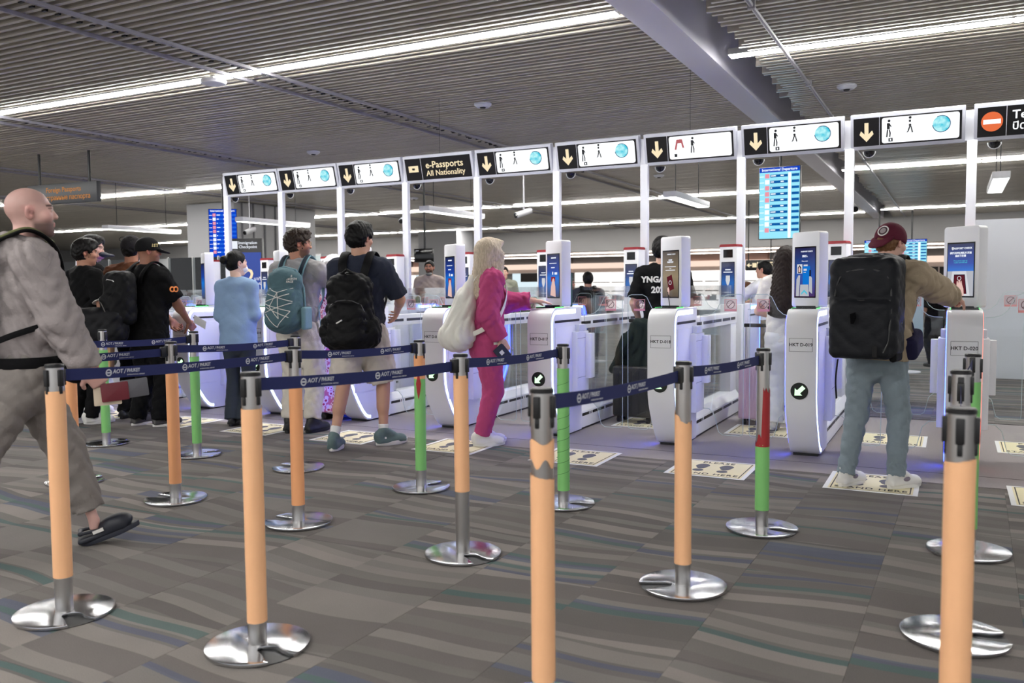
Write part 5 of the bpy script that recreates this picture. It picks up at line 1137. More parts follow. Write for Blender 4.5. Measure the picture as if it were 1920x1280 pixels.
    def shoes(s, kind, m, sole, res=0.007, panel=None):
        for i in (0, 1):
            fx, fy, fz, yaw = s.feet[i][:4]; pitch = s.shoe_pitch[i] if hasattr(s, 'shoe_pitch') else 0.0
            o = link('shoe', shoe_mesh(kind, m), None, s.root); q = link('sole', shoe_sole(kind, sole), None, o); q.location = (0, 0, 0)
            if panel:
                if 'panel' not in _SH:
                    po = mk('side_panel', SDF().ell((0, 0.012, 0.062), (0.0462, 0.05, 0.028)).build(0.006), panel, None); _SH['panel'] = po.data; bpy.data.objects.remove(po)
                link('side_panel', _SH['panel'], None, o)
            o.matrix_local = Matrix.Translation((fx, fy, fz)) @ Matrix.Rotation(yaw, 4, 'Z') @ Matrix.Rotation(pitch, 4, 'X') @ Matrix.Scale(s.s, 4)
    def socks(s, m):
        for i in (0, 1):
            d = s.kne[i]-s.ank[i]; d /= np.linalg.norm(d); X = SDF().cone(s.ank[i]-d*0.03, s.ank[i]+d*0.085*s.s, 0.036*s.s, 0.041*s.s, 0.01, cap=True); mk('sock', X.build(0.008), m, s.root)
_SH = {}
def shoe_mesh(kind, m):
    key = (kind, m.name)
    if key in _SH: return _SH[key]
    X = SDF()
    if kind == 'clog':
        X.ell((0, 0.06, 0.055), (0.052, 0.085, 0.045), None, 0.02).box((0, -0.01, 0.032), (0.044, 0.115, 0.018), 0.016, None, 0.02).ell((0, -0.06, 0.10), (0.035, 0.05, 0.05), None, 0.01, 's')
        for q in (-1, 1): X.cone((q*0.045, 0.0, 0.06), (q*0.04, -0.10, 0.075), 0.009, 0.009, 0.008)
        X.cone((-0.04, -0.10, 0.075), (0.04, -0.10, 0.075), 0.010, 0.010, 0.01)
    else:
        X.ell((0, 0.07, 0.045), (0.046, 0.085, 0.040), None, 0.03).ell((0, -0.055, 0.060), (0.038, 0.065, 0.055), None, 0.03).cone((0, 0.03, 0.075), (0, -0.048, 0.112), 0.034, 0.044, 0.02)
        X.box((0, 0.015, 0.03), (0.041, 0.125, 0.02), 0.016, None, 0.02)
        if kind == 'chunky': X.ell((0, -0.10, 0.08), (0.034, 0.03, 0.04), None, 0.03)
    V, Q = X.build(0.006, cuts=[((0, 0, 0.022), (0, 0, -1))]); me_o = mk('shoe', (V, Q), m, None); me = me_o.data; bpy.data.objects.remove(me_o); _SH[key] = me; return me
def shoe_sole(kind, m):
    key = ('sole', kind, m.name)
    if key in _SH: return _SH[key]
    t = 0.036 if kind == 'chunky' else 0.026; rock = 0.012 if kind == 'chunky' else 0.004; n = 24; pts = []
    for i in range(n):
        a = 2*math.pi*i/n; y = math.sin(a)*0.148; w = 0.050 if y > 0 else 0.042; pts.append((math.cos(a)*w*(1.0-0.06*abs(math.sin(a))), y+0.015 if y > 0 else y*0.9+0.015))
    vs = [(x, y, max(0, (abs(y-0.01)-0.06))*rock*8) for x, y in pts]+[(x*1.03, y*1.02, t+max(0, (abs(y-0.01)-0.08))*rock*6) for x, y in pts]
    b = MB().add(vs, [tuple(range(n))[::-1], tuple(range(n, 2*n))]+[(i, (i+1) % n, n+(i+1) % n, n+i) for i in range(n)])
    me = b.mesh('sole', bevel=0.004); me.materials.append(m); _SH[key] = me; return me
def strap(root, pts, up, w, t, m, name='strap'):
    # smooth ribbon through points
    P = [Vector(p) for p in pts]; U = [Vector(u) for u in up]; out = []; uo = []
    for i in range(len(P)-1):
        p0, p1, p2, p3 = P[max(i-1, 0)], P[i], P[i+1], P[min(i+2, len(P)-1)]
        for j in range(6):
            u_ = j/6; out.append(0.5*((2*p1)+(p2-p0)*u_+(2*p0-5*p1+4*p2-p3)*u_*u_+(3*p1-p0-3*p2+p3)*u_**3)); uo.append(U[i].lerp(U[i+1], u_))
    out.append(P[-1]); uo.append(U[-1])
    return MB().tube(out, w/2, 10, flat=t/w, up=uo).obj(name, m, root, smooth=True)
def shoulder_straps(P_, root, m, w=0.055, t=0.014, zb=1.02, back=-0.13, sides=(-1, 1), o=0.0, xw=0.105):
    A = P_.at
    for q in sides:
        k = P_.b**0.5
        pts = [A(q*(xw-0.025), back-0.02, 1.34), A(q*(xw-0.005), -0.105-o, 1.435), A(q*xw, -0.02, 1.502+o), A(q*(xw+0.01)*k, 0.075+o, 1.455), A(q*(xw+0.035)*k, 0.128+o, 1.33), A(q*(xw+0.065)*k, 0.10+o, 1.17), A(q*(xw+0.06)*k, 0.0, 1.06), A(q*(xw+0.03), back+0.01, zb)]
        up = [(0, -1, 0.4), (0, -0.8, 0.8), (0, 0, 1), (0, 0.6, 0.7), (q*0.3, 1, 0.1), (q*0.8, 0.7, 0), (q*1, 0, 0), (q*0.7, -0.7, 0)]
        strap(root, pts, up, w, t, m)
def wl(pos, heading, w):
    t = math.radians(heading); dx, dy = w[0]-pos[0], w[1]-pos[1]
    return np.array([dx*math.cos(t)-dy*math.sin(t), dx*math.sin(t)+dy*math.cos(t), w[2]])
def bagroot(P_, name, label, cat='backpack'):
    return empty(name, tuple(P_.pos), rz=-P_.th, label=label, cat=cat)
def on(A, X, x, z, off):
    q = A(x, 0, z); return (q[0], X.front(q[0], q[2])-off, q[2])
def prism_at(pts, root, m, name, y0, y1): return MB().prism(pts, 'y', y0, y1).obj(name, m, root)
BLKC = cloth('black', (15, 15, 17)); BLKH = hairmat('black', (17, 15, 15)); BRNH = hairmat('darkbrown', (48, 38, 32)); SNK = mat('sneaker_white', (222, 220, 216), 0.6, var=0.05); SOLW = mat('sole_white', (226, 224, 220), 0.6); SOLB = mat('sole_black', (26, 26, 28), 0.6); SHB = mat('shoe_black', (20, 20, 22), 0.5)
# 1 walking man, front left -------------------------------------------------
pos = (-4.03, 2.64); hd = 24
W1 = lambda w: wl(pos, hd, w)
p1 = Person(pos, hd, 1.80, 'walking man with shaved head, grey hoodie and trousers, dark clogs, holding passports', tone=(214, 172, 162), res=0.010, lean=0.045, build=1.08, feet=[(0.025, 0.33, 0.025, -0.25), (0.12, -0.42, 0.10, -0.2)], handR=(0.28, 0.27, 0.82), poleR=(0.5, -1, 0), handL=(-0.24, -0.20, 0.95), curl=(0.6, 0.85), fdirR=(-0.15, 0.55, -0.75), palmR=(-1, 0.25, 0.1))
p1.shoe_pitch = [0.30, -0.75]
p1.body(head_yaw=8, head_pitch=4, hres=0.0045, hand_res=0.0045, stubble=(120, 98, 96), beard=((58, 44, 42), 0.8), brow=(34, 24, 22))
HOOD = cloth('hoodie_grey', (146, 138, 138), bump=0.35); TRG = cloth('trouser_grey', (128, 122, 118))
p1.top(HOOD, 0.97, hem=0.80, ease=0.026, name='hoodie', wr=0.007, hood=True, cuff=True, sl_r=1.12)
p1.pants(TRG, 0.90, ease=0.024, wr=0.006, cuff=True)
CLG = mat('clog_navy', (30, 33, 44), 0.5); p1.shoes('clog', CLG, mat('sole_navy', (44, 47, 58), 0.6))
b1 = bagroot(p1, 'backpack', 'dark backpack with an olive strap on the walking man')
X = SDF().box(p1.at(0, -0.27, 1.20), np.array([0.16, 0.11, 0.25]), 0.07, None, 0.03).box(p1.at(0, -0.36, 1.12), np.array([0.12, 0.06, 0.15]), 0.05, None, 0.03); mk('pack_body', X.build(0.012, noise=wrinkle(0.004)), BLKC, b1)
OLV = cloth('olive', (104, 106, 74)); A = p1.at
for q in (-1, 1):
    pts = [(q*0.105, -0.34, 1.36), (q*0.105, -0.25, 1.435), (q*0.10, -0.13, 1.502), (q*0.095, -0.02, 1.545), (q*0.075, 0.085, 1.485), (q*0.06, 0.135, 1.36), (q*0.06, 0.13, 1.20)]; up = [(0, -0.7, 0.7), (0, -0.5, 0.85), (0, -0.4, 0.9), (0, 0, 1), (0, 0.7, 0.7), (0, 1, 0.1), (0, 1, 0)]
    strap(b1, [A(*v) for v in pts], up, 0.068, 0.018, BLKC); strap(b1, [A(x, y*1.02, z+0.008) for x, y, z in pts[:5]], up[:5], 0.034, 0.018, OLV, 'strap_trim')
strap(b1, [A(0.20, 0.02, 1.10), A(0.20, -0.10, 1.06), A(0.14, -0.22, 1.00)], [(1, 0, 0.2), (1, -0.4, 0.2), (0.7, -0.7, 0.2)], 0.03, 0.008, BLKC, 'lower_strap')
h = p1.wri[1]
wb = bagroot(p1, 'waist_bag', 'black waist bag strapped low on the walking man', 'bag')
X = SDF().box(A(0.10, 0.20, 0.90), np.array([0.11, 0.055, 0.075]), 0.04, None, 0.02).box(A(0.10, 0.245, 0.885), np.array([0.08, 0.03, 0.05]), 0.025, None, 0.02); mk('bag_body', X.build(0.009), BLKC, wb)
ring_ = [A(0.20*math.sin(t), 0.165*math.cos(t), 0.935) for t in [2*math.pi*i/14 for i in range(15)]]
strap(wb, ring_, [(math.sin(2*math.pi*i/14), math.cos(2*math.pi*i/14), 0) for i in range(15)], 0.055, 0.012, BLKC, 'waist_belt')
f = p1.fdir[1]
for j, (mm, nm, lb, off, tl) in enumerate(((mat('passport_maroon', (110, 34, 46), 0.5), 'passport', 'maroon passport held by the walking man', (0.012, 0.03, 0.0), 0.12), (mat('pass_cream', (206, 190, 168), 0.6), 'boarding_pass', 'cream boarding papers held by the walking man', (-0.006, 0.0, -0.02), 0.05), (mat('passport_photo', (92, 92, 98), 0.4), 'passport', 'open passport photo page sticking out of the walking man\'s hand', (0.02, 0.12, 0.012), 0.16))):
    o = MB().prism(rrect(-0.062, 0.062, -0.045, 0.045, 0.006), 'x', -0.003, 0.003).obj(nm, mm, None, bevel=0.001); tag(o, lb, 'passport' if nm == 'passport' else 'boarding pass')
    L0 = h+np.array([-0.012+off[0], 0.085+off[1], -0.115+off[2]]); t = p1.th
    wx, wy = p1.pos[0]+L0[0]*math.cos(t)+L0[1]*math.sin(t), p1.pos[1]-L0[0]*math.sin(t)+L0[1]*math.cos(t)
    o.location = (wx, wy, L0[2]); o.rotation_euler = (tl*0.6, 0, -t-0.15)
# 2 young man in black polo ----------------------------------------------------
pos = (-7.55, 5.56); hd = 8
p2 = Person(pos, hd, 1.79, 'young man in a black shirt with a thin white collar line, far left', tone=(176, 128, 104), lean=0.05, build=1.05, handR=(0.20, 0.26, 1.10), poleR=(0.7, -1, -0.3), handL=(-0.15, 0.30, 1.12), feet=[(-0.10, -0.02, 0, 0.1), (0.10, 0.05, 0, -0.3)])
p2.body(head_yaw=28, head_pitch=-6, hres=0.007); p2.hair('full', BLKH, 0.009, noise=0.006)
p2.top(BLKC, 0.42, hem=0.80, ease=0.02, wide=0.02, seed=3); p2.pants(BLKC, 1.0, ease=0.02); p2.shoes('chunky', SNK, SOLW)
MB().tube([p2.at(0.078*math.cos(t), -0.018+0.078*math.sin(t), 1.462+0.012*math.sin(t)) for t in [math.pi*i/12+math.pi for i in range(13)]], 0.004, 6).obj('collar_line', SOLW, p2.root)
for i in (0, 1):
    c_ = p2.sho[i]+(p2.elb[i]-p2.sho[i])*0.83; d_ = (p2.elb[i]-p2.sho[i]); d_ /= np.linalg.norm(d_); MB().cyl(c_, c_+d_*0.012, 0.0765*p2.s, n=20).obj('sleeve_line', SOLW, p2.root, smooth=True)
# 3 masked man with cap beside him ----------------------------------------------
pos = (-8.14, 6.06); hd = 20
p3 = Person(pos, hd, 1.87, 'dark-haired man in a pink mask, hand at chin, behind the white-collar-line shirt', tone=(206, 164, 150), lean=0.06, handR=(0.06, 0.27, 1.44), poleR=(0.6, 0.1, -1), curl=(0.5, 1.0), fdirR=(-0.3, 0.1, 1.0), palmR=(-0.4, -1, 0.2))
p3.body(head_yaw=35, head_pitch=-8, hres=0.007); p3.hair('full', BLKH, 0.009)
p3.top(BLKC, 0.42, hem=0.84, ease=0.02); p3.pants(cloth('charcoal', (40, 40, 44)), 1.0); p3.shoes('low', SNK, SOLW)
mk('face_mask', (lambda V, Q: (V@p3.HR.T+p3.hc, Q))(*SDF().ell((0, 0.058*p3.s, -0.055*p3.s), np.array([0.058, 0.062, 0.048])*p3.s).build(0.008)), mat('mask_pink', (216, 150, 170), 0.7), p3.root)
bc = empty('cap_brim', tuple(p3.pos), rz=-p3.th, label='navy cap brim poking out past the masked man\'s face', cat='cap'); V, Q = SDF().ell((0.0, 0.16, 0.012), (0.06, 0.055, 0.016)).ell((0, 0.10, 0.01), (0.07, 0.05, 0.03)).build(0.008); mk('brim', (V@p3.HR.T+p3.hc-np.array([0, 0, 0.06]), Q), mat('navy_cap', (26, 32, 48), 0.7), bc)
# 4 man in brown shirt with cap ------------------------------------------------------------
pos = (-7.42, 6.05); hd = -18
p4 = Person(pos, hd, 1.84, 'man in a brown shirt and dark cap, standing behind the capped backpack wearer', tone=(168, 116, 92), build=1.12)
p4.body(head_yaw=0, hres=0.008, beard=((40, 30, 26), 0.8)); p4.hair('cap', BLKH, 0.009)
p4.top(cloth('brown', (98, 62, 44)), 0.45, hem=0.84, ease=0.02, wide=0.02); p4.pants(BLKC, 1.0); p4.shoes('low', SHB, SOLB)
def cap(P_, m, brim_back=False, res=0.008, label='cap', pit=0.0):
    k = P_.s; R2 = P_.HR@rotx(pit)
    X = SDF().ell(np.array((0, -0.012, 0.030))*k, np.array((0.093, 0.113, 0.106))*k); V, Q = X.build(res, cuts=[((0, 0, 0.004*k), (0, 0.06 if not brim_back else -0.06, -1))]); o = mk(label, (V@R2.T+P_.hc, Q), m, P_.root)
    sg = -1 if brim_back else 1
    Y = SDF().ell(np.array((0, sg*0.125-0.0, 0.010))*k, np.array((0.076, 0.070, 0.011))*k).ell(np.array((0, sg*0.085, 0.012))*k, np.array((0.084, 0.04, 0.016))*k, None, 0.02)
    tilt = rotx(sg*-(0.75 if brim_back else 0.28)); V, Q = Y.build(res); o2 = mk('cap_brim', ((V-np.array([0, sg*0.09*k, 0.012*k]))@tilt.T@R2.T+np.array([0, sg*0.09*k, 0.012*k])@R2.T+P_.hc, Q), m, o); return o, R2
cap(p4, cloth('cap_charcoal', (34, 32, 34)))
o = MB()
for q in (-1, 1): o.tube([(q*0.040+0.034*math.cos(t), -0.10+0.01*math.sin(t), 0.098+0.022*math.sin(t)) for t in [2*math.pi*i/14 for i in range(15)]], 0.0035, 5)
oo = o.obj('sunglasses', DARK, None); oo.parent = p4.root; oo.matrix_local = Matrix.Translation(Vector(p4.hc)); tag(oo)
# 5 big man in black cap with backpack -------------------------------------------------------
pos = (-6.86, 5.74); hd = 4
p5 = Person(pos, hd, 1.79, 'stocky man in a black cap and black racing shirt, holding papers, wearing a black backpack', tone=(150, 104, 84), build=1.16, lean=0.03, handR=(0.17, 0.36, 0.96), poleR=(0.7, -1, -0.2), handL=(-0.1, 0.36, 0.98), curl=(0.7, 0.8), feet=[(-0.13, 0.0, 0, 0.1), (0.15, 0.05, 0, -0.35)])
p5.body(head_yaw=30, head_pitch=-2, hres=0.006, beard=((60, 44, 38), 0.35)); p5.top(BLKC, 0.42, hem=0.76, ease=0.022, wide=0.025, name='shirt', seed=5); p5.pants(BLKC, 1.0, ease=0.024, wr=0.008); p5.shoes('low', mat('shoe_charcoal', (64, 62, 62), 0.6), SOLW)
o, R2 = cap(p5, cloth('cap_black', (20, 20, 22)), pit=0.04)
CRM = mat('cap_cream', (214, 196, 140), 0.6)
me = textmesh('1ST', 0.042, bold=0.0014, ext=0.001)
t_ = link('cap_lettering', me.copy(), CRM, o); t_.matrix_local = Matrix.Translation(Vector(p5.hc+R2@np.array([0.093, 0.045, 0.052])*p5.s)) @ Matrix(R2.tolist()).to_4x4() @ Matrix.Rotation(math.radians(72), 4, 'Z') @ Matrix.Rotation(math.radians(72), 4, 'X')
OR_ = mat('sleeve_orange', (238, 140, 70), 0.6); cs = p5.sho[1]+(p5.elb[1]-p5.sho[1])*0.5+np.array([0.092, -0.012, 0.0])
b = MB()
for q in (-1, 1): b.tube([(cs[0]+0.004, cs[1]+q*0.020+0.022*math.cos(t), cs[2]+0.022*math.sin(t)) for t in [2*math.pi*i/14 for i in range(15)]], 0.007, 6)
b.obj('sleeve_emblem', OR_, p5.root, smooth=True)
b5 = bagroot(p5, 'backpack', 'black backpack worn by the man in the black cap'); A = p5.at
X = SDF().box(A(0, -0.285, 1.20), np.array([0.155, 0.10, 0.25]), 0.08, None, 0.03).box(A(0, -0.375, 1.10), np.array([0.12, 0.055, 0.14]), 0.05, None, 0.03); mk('pack_body', X.build(0.011, noise=wrinkle(0.004, 1.0, 2)), cloth('pack_black', (18, 18, 20), rough=0.6), b5)
shoulder_straps(p5, b5, BLKC, 0.06, 0.016, o=0.03, xw=0.115)
MB().tube([A(-0.10, -0.37, 1.33), A(-0.03, -0.40, 1.37), A(0.05, -0.40, 1.36), A(0.11, -0.36, 1.31)], 0.005, 6).obj('zip', STEEL, b5); MB().tube([A(-0.1, -0.44, 1.19), A(-0.02, -0.46, 1.16), A(0.06, -0.455, 1.05)], 0.004, 6).obj('zip', STEEL, b5)
d5 = empty('duffel_bag', (-7.02, 5.35, 0), rz=0.25, label='black duffel bag with a small cream tick mark, slung behind the capped man', cat='bag')
mk('bag_body', SDF().box((0, 0, 0.98), (0.26, 0.12, 0.16), 0.09).build(0.013, noise=wrinkle(0.006, 1.0, 4)), cloth('duffel', (26, 26, 29), rough=0.6), d5)
MB().prism([(-0.135, 1.02), (-0.125, 1.0), (-0.10, 1.005), (-0.05, 1.03), (-0.105, 1.018), (-0.12, 1.015)], 'y', -0.128, -0.122).obj('tick_mark', CRM, d5); strap(d5, [(-0.2, 0.0, 1.12), (-0.05, 0.1, 1.28), (0.15, 0.25, 1.45)], [(0, -1, 0.3)]*3, 0.04, 0.008, BLKC, 'strap')
pp = MB().box(-0.07, 0.07, -0.001, 0.001, -0.05, 0.05).obj('paper', mat('paper_white', (232, 232, 236), 0.7), None, loc=(-6.55, 6.10, 0.985), rot=(0.5, 0.5, 0.3)); tag(pp, 'white paper slip in the capped man\'s hand', 'paper')
# 6 woman in blue jacket -----------------------------------------------------------------------
pos = (-6.08, 6.13); hd = -28
p6 = Person(pos, hd, 1.66, 'woman with a hair bun and white mask in a pale blue jacket, dark trousers', tone=(216, 182, 166), female=True, build=0.84, handR=(0.05, 0.19, 1.06), poleR=(0.6, -1, -0.3), handL=(-0.05, 0.19, 1.04), poleL=(-0.6, -1, -0.3), feet=[(-0.07, 0.0, 0, 0.05), (0.07, 0.0, 0, -0.05)])
p6.body(head_yaw=48, head_pitch=-4, hres=0.0065); p6.hair('bun', hairmat('glossblack', (13, 12, 13), 0.4), 0.007, noise=0.0015)
JKT = cloth('jacket_blue', (134, 160, 192), bump=0.12); p6.top(JKT, 0.97, hem=0.80, ease=0.012, name='jacket', wr=0.0025, wide=0.066, seed=1)
p6.pants(cloth('trouser_slate', (52, 58, 68), bump=0.12), 1.0, ease=0.014, flare=0.028, wr=0.002, top=0.95, hipw=-0.018); p6.shoes('low', SHB, SOLB)
V, Q = SDF().ell((0, 0.056*p6.s, -0.05*p6.s), np.array([0.060, 0.062, 0.045])*p6.s).build(0.007); mk('face_mask', (V@p6.HR.T+p6.hc, Q), mat('mask_white', (226, 226, 224), 0.7), p6.root)
MB().tube([p6.hc+p6.HR@np.array(q)*p6.s for q in ((0.055, 0.04, -0.035), (0.074, 0.0, -0.01), (0.084, -0.022, 0.0), (0.078, -0.02, -0.03), (0.055, 0.03, -0.075))], 0.0022, 5).obj('mask_loop', MATS['mask_white'], p6.root)
# 7 man in grey tee with teal backpack ----------------------------------------------------------------
pos = (-5.26, 6.05); hd = -14
p7 = Person(pos, hd, 1.83, 'bearded man with glasses in a grey T-shirt and pale trousers, wearing a teal backpack', tone=(176, 126, 104), build=0.98, lean=0.02, handR=(0.27, 0.42, 1.18), poleR=(1, -0.4, -0.2), handL=(-0.2, 0.3, 1.05), feet=[(-0.10, 0.0, 0, 0.15), (0.12, 0.03, 0, -0.35)])
p7.body(head_yaw=56, head_pitch=-5, hres=0.0055, beard=((46, 36, 32), 0.75), brow=(36, 28, 26)); p7.hair('quiff', BRNH, 0.007, noise=0.007)
p7.top(cloth('tee_grey', (150, 148, 150)), 0.40, hem=0.84, ease=0.022, wide=0.015, seed=7); p7.pants(cloth('stone', (204, 198, 188)), 0.93, ease=0.03, wr=0.006, cuff=True); p7.shoes('low', SHB, SOLB); p7.socks(cloth('sock_black', (24, 24, 26)))
g_ = MB()
for q in (-1, 1): g_.tube([p7.hc+p7.HR@np.array((q*0.032+0.022*math.cos(t), 0.097, 0.008+0.019*math.sin(t)))*p7.s for t in [2*math.pi*i/14 for i in range(15)]], 0.0018, 5).tube([p7.hc+p7.HR@np.array(v)*p7.s for v in ((q*0.054, 0.095, 0.012), (q*0.078, 0.03, 0.012), (q*0.082, -0.01, 0.014))], 0.0018, 5)
g_.tube([p7.hc+p7.HR@np.array(v)*p7.s for v in ((-0.01, 0.1, 0.012), (0.01, 0.1, 0.012))], 0.0018, 5); g_.obj('glasses', mat('gold_wire', (170, 150, 120), 0.3, 0.8), p7.root)
b7 = bagroot(p7, 'backpack', 'teal backpack laced with white cord'); A = p7.at; TEAL = cloth('teal', (78, 104, 112), rough=0.7); TEAL2 = cloth('teal_light', (110, 142, 152), rough=0.7)
X = SDF().econe(A(0, -0.265, 0.98), A(0, -0.245, 1.30), (0.175, 0.115), (0.15, 0.095), (1, 0, 0), 0.03).ell(A(0, -0.25, 1.33), (0.145, 0.095, 0.09), None, 0.04).econe(A(0, -0.335, 0.98), A(0, -0.33, 1.20), (0.14, 0.07), (0.125, 0.055), (1, 0, 0), 0.02); X7 = X; mk('pack_body', X.build(0.009, noise=wrinkle(0.003, 1.1, 3)), TEAL, b7)
MB().tube([A(-0.15, -0.21, 1.05), A(-0.15, -0.22, 1.25), A(-0.10, -0.25, 1.40), A(0, -0.26, 1.425), A(0.10, -0.25, 1.40), A(0.155, -0.22, 1.25), A(0.165, -0.21, 1.05)], 0.011, 8).obj('piping', TEAL2, b7, smooth=True)
for q in (1,): mk('side_pocket', SDF().box(A(q*0.185, -0.23, 1.0), np.array([0.022, 0.075, 0.10]), 0.02).build(0.009), TEAL2, b7)
CORD = mat('white_cord', (222, 222, 218), 0.7); zs = [1.24, 1.16, 1.08, 1.00, 0.93]; yb = -0.412
for (x0, z0, x1, z1) in ((-0.10, 1.25, 0.0, 1.215), (0.0, 1.215, 0.11, 1.25), (-0.12, 1.21, 0.12, 1.14), (0.12, 1.21, -0.12, 1.14), (-0.12, 1.12, 0.11, 1.06), (0.12, 1.13, -0.12, 1.05), (0.0, 1.215, -0.07, 1.10), (-0.07, 1.10, 0.02, 1.0), (0.0, 1.215, 0.02, 1.0), (-0.11, 1.04, 0.0, 0.93), (0.11, 1.06, 0.0, 0.93), (-0.12, 1.10, 0.10, 1.01)):
    n_ = 8; MB().tube([on(A, X7, x0+(x1-x0)*i/n_, z0+(z1-z0)*i/n_, 0.0095) for i in range(n_+1)], 0.0034, 5).obj('cord', CORD, b7)
text('THE\nNORTH\nFACE', 0.026, CORD, b7, on(A, X7, 0.06, 1.325, 0.006), rot=(math.radians(68), 0, 0.15), name='bag_lettering', bold=0.0006, align='LEFT'); MB().prism([(p_[0]-0.018, p_[1]) for p_ in arcpts(0.03, 1.40, 0.03, 90, 180, 6)]+[(0.012, 1.40)], 'y', -0.002, 0.002).obj('bag_emblem', CORD, b7).location = (0.05, on(A, X7, 0.05, 1.36, 0.006)[1], -0.04)
shoulder_straps(p7, b7, TEAL2, 0.062, 0.016, o=0.022); shoulder_straps(p7, b7, cloth('strap_navy', (44, 52, 62)), 0.04, 0.016, o=0.028, sides=(-1, 1))
strap(b7, [A(0.17, 0.02, 1.12), A(0.21, -0.03, 0.98), A(0.215, -0.02, 0.82)], [(1, 0, 0)]*3, 0.02, 0.004, TEAL2, 'loose_strap')
# 8 woman in white hijab ----------------------------------------------------------------------------
pos = (-5.46, 6.82); hd = 10
p8 = Person(pos, hd, 1.62, 'woman in a white headscarf and pink floral dress, glimpsed between the two backpackers', tone=(206, 164, 140), female=True, build=0.95)
p8.body(head_yaw=20, hres=0.009)
k = p8.s; V, Q = SDF().ell((0, -0.012*k, 0.028*k), (0.098*k, 0.118*k, 0.110*k)).cone((0, -0.03*k, 0), (0, -0.05*k, -0.20*k), 0.088*k, 0.14*k, 0.04).ell((0, 0.115*k, -0.02*k), (0.06*k, 0.06*k, 0.085*k), None, 0.01, 's').build(0.010, noise=wrinkle(0.004, 1.2, 2)); mk('headscarf', (V@p8.HR.T+p8.hc, Q), cloth('scarf_white', (232, 232, 234), bump=0.1), p8.root)
def floral():
    m = mat('floral_pink', (226, 186, 196), 0.8, var=0.2); nt = m.node_tree; v = nt.nodes.new('ShaderNodeTexVoronoi'); v.inputs['Scale'].default_value = 26; tc = nt.nodes.new('ShaderNodeTexCoord'); nt.links.new(tc.outputs['Object'], v.inputs['Vector'])
    cr = nt.nodes.new('ShaderNodeValToRGB'); cr.color_ramp.interpolation = 'CONSTANT'; e = cr.color_ramp.elements; e[0].color = (*lin((176, 44, 84)), 1); e[1].position = 0.32; e[1].color = (*lin((238, 214, 220)), 1); q = e.new(0.62); q.color = (*lin((206, 110, 140)), 1)
    nt.links.new(v.outputs['Distance'], cr.inputs[0]); nt.links.new(cr.outputs[0], nt.nodes['Principled BSDF'].inputs['Base Color']); return m
FL = floral(); p8.top(FL, 0.95, hem=0.72, ease=0.03, wide=0.04, name='dress'); p8.pants(FL, 1.0, ease=0.04, flare=0.05, name='skirt'); p8.shoes('low', SHB, SOLB)
# 9 man in navy tee, black backpack --------------------------------------------------------------------
pos = (-4.33, 5.74); hd = -17
p9 = Person(pos, hd, 1.83, 'tall man in a navy T-shirt and stone shorts with white socks, wearing a black backpack', tone=(196, 152, 130), build=0.98, lean=0.0, handR=(0.20, 0.33, 1.10), poleR=(0.9, -0.9, -0.2), handL=(-0.16, 0.33, 1.12), feet=[(-0.155, -0.20, 0.0, 0.10), (0.19, 0.06, 0, -0.75)])
p9.body(head_yaw=22, head_pitch=-5, hres=0.006, bare=True)
p9.hair('full', hairmat('glossblack', (13, 12, 13), 0.4), 0.0075, noise=0.004)
NVT = cloth('tee_navy', (46, 50, 64)); p9.top(NVT, 0.44, hem=0.76, ease=0.022, wide=0.022, seed=9); SHO = cloth('shorts_stone', (196, 188, 180)); p9.pants(SHO, 0.46, ease=0.034, flare=0.018, wr=0.007, name='shorts')
p9.shoes('chunky', mat('runner_teal', (92, 112, 112), 0.7, var=0.3, vscale=30), SOLW); p9.socks(cloth('sock_white', (228, 228, 228)))
b9 = bagroot(p9, 'backpack', 'bulky black backpack on the man in the navy T-shirt'); A = p9.at; PK = cloth('pack_jet', (17, 17, 19), rough=0.6)
X = SDF().econe(A(0, -0.26, 0.86), A(0, -0.24, 1.25), (0.205, 0.125), (0.175, 0.105), (1, 0, 0), 0.03).ell(A(0, -0.245, 1.27), (0.17, 0.105, 0.095), None, 0.04).econe(A(0, -0.35, 0.86), A(0, -0.34, 1.08), (0.145, 0.065), (0.13, 0.055), (1, 0, 0), 0.02).ell(A(-0.19, -0.24, 0.92), (0.05, 0.08, 0.11), None, 0.03).ell(A(0.19, -0.24, 0.92), (0.05, 0.08, 0.11), None, 0.03); X9 = X; mk('pack_body', X.build(0.009, noise=wrinkle(0.005, 1.1, 6)), PK, b9)
MB().tube([on(A, X9, x, z, 0.005) for x, z in ((-0.15, 0.98), (-0.145, 1.06), (-0.12, 1.12), (-0.06, 1.15), (0.0, 1.157), (0.06, 1.15), (0.12, 1.12), (0.145, 1.06), (0.15, 0.98))], 0.004, 6).obj('zip', mat('zip_grey', (110, 110, 112), 0.4, 0.6), b9, smooth=True)
MB().tube([A(-0.045, -0.414, 0.985), A(0.0, -0.416, 1.01)], 0.006, 6).obj('zip_pull', SOLW, b9); MB().tube([A(-0.08, -0.27, 1.33), A(0, -0.30, 1.385), A(0.07, -0.27, 1.335)], 0.012, 8).obj('handle', PK, b9, smooth=True)
MB().tube([A(0.10, -0.325, 1.27), A(0.135, -0.30, 1.25)], 0.006, 6).obj('zip_pull', STEEL, b9)
shoulder_straps(p9, b9, PK, 0.075, 0.018, o=0.022)
for q in (-1, 1): strap(b9, [A(q*0.13, -0.30, 0.88), A(q*0.20, -0.28, 0.90), A(q*0.235, -0.22, 0.93)], [(0, -1, 0)]*3, 0.03, 0.006, PK, 'side_strap')
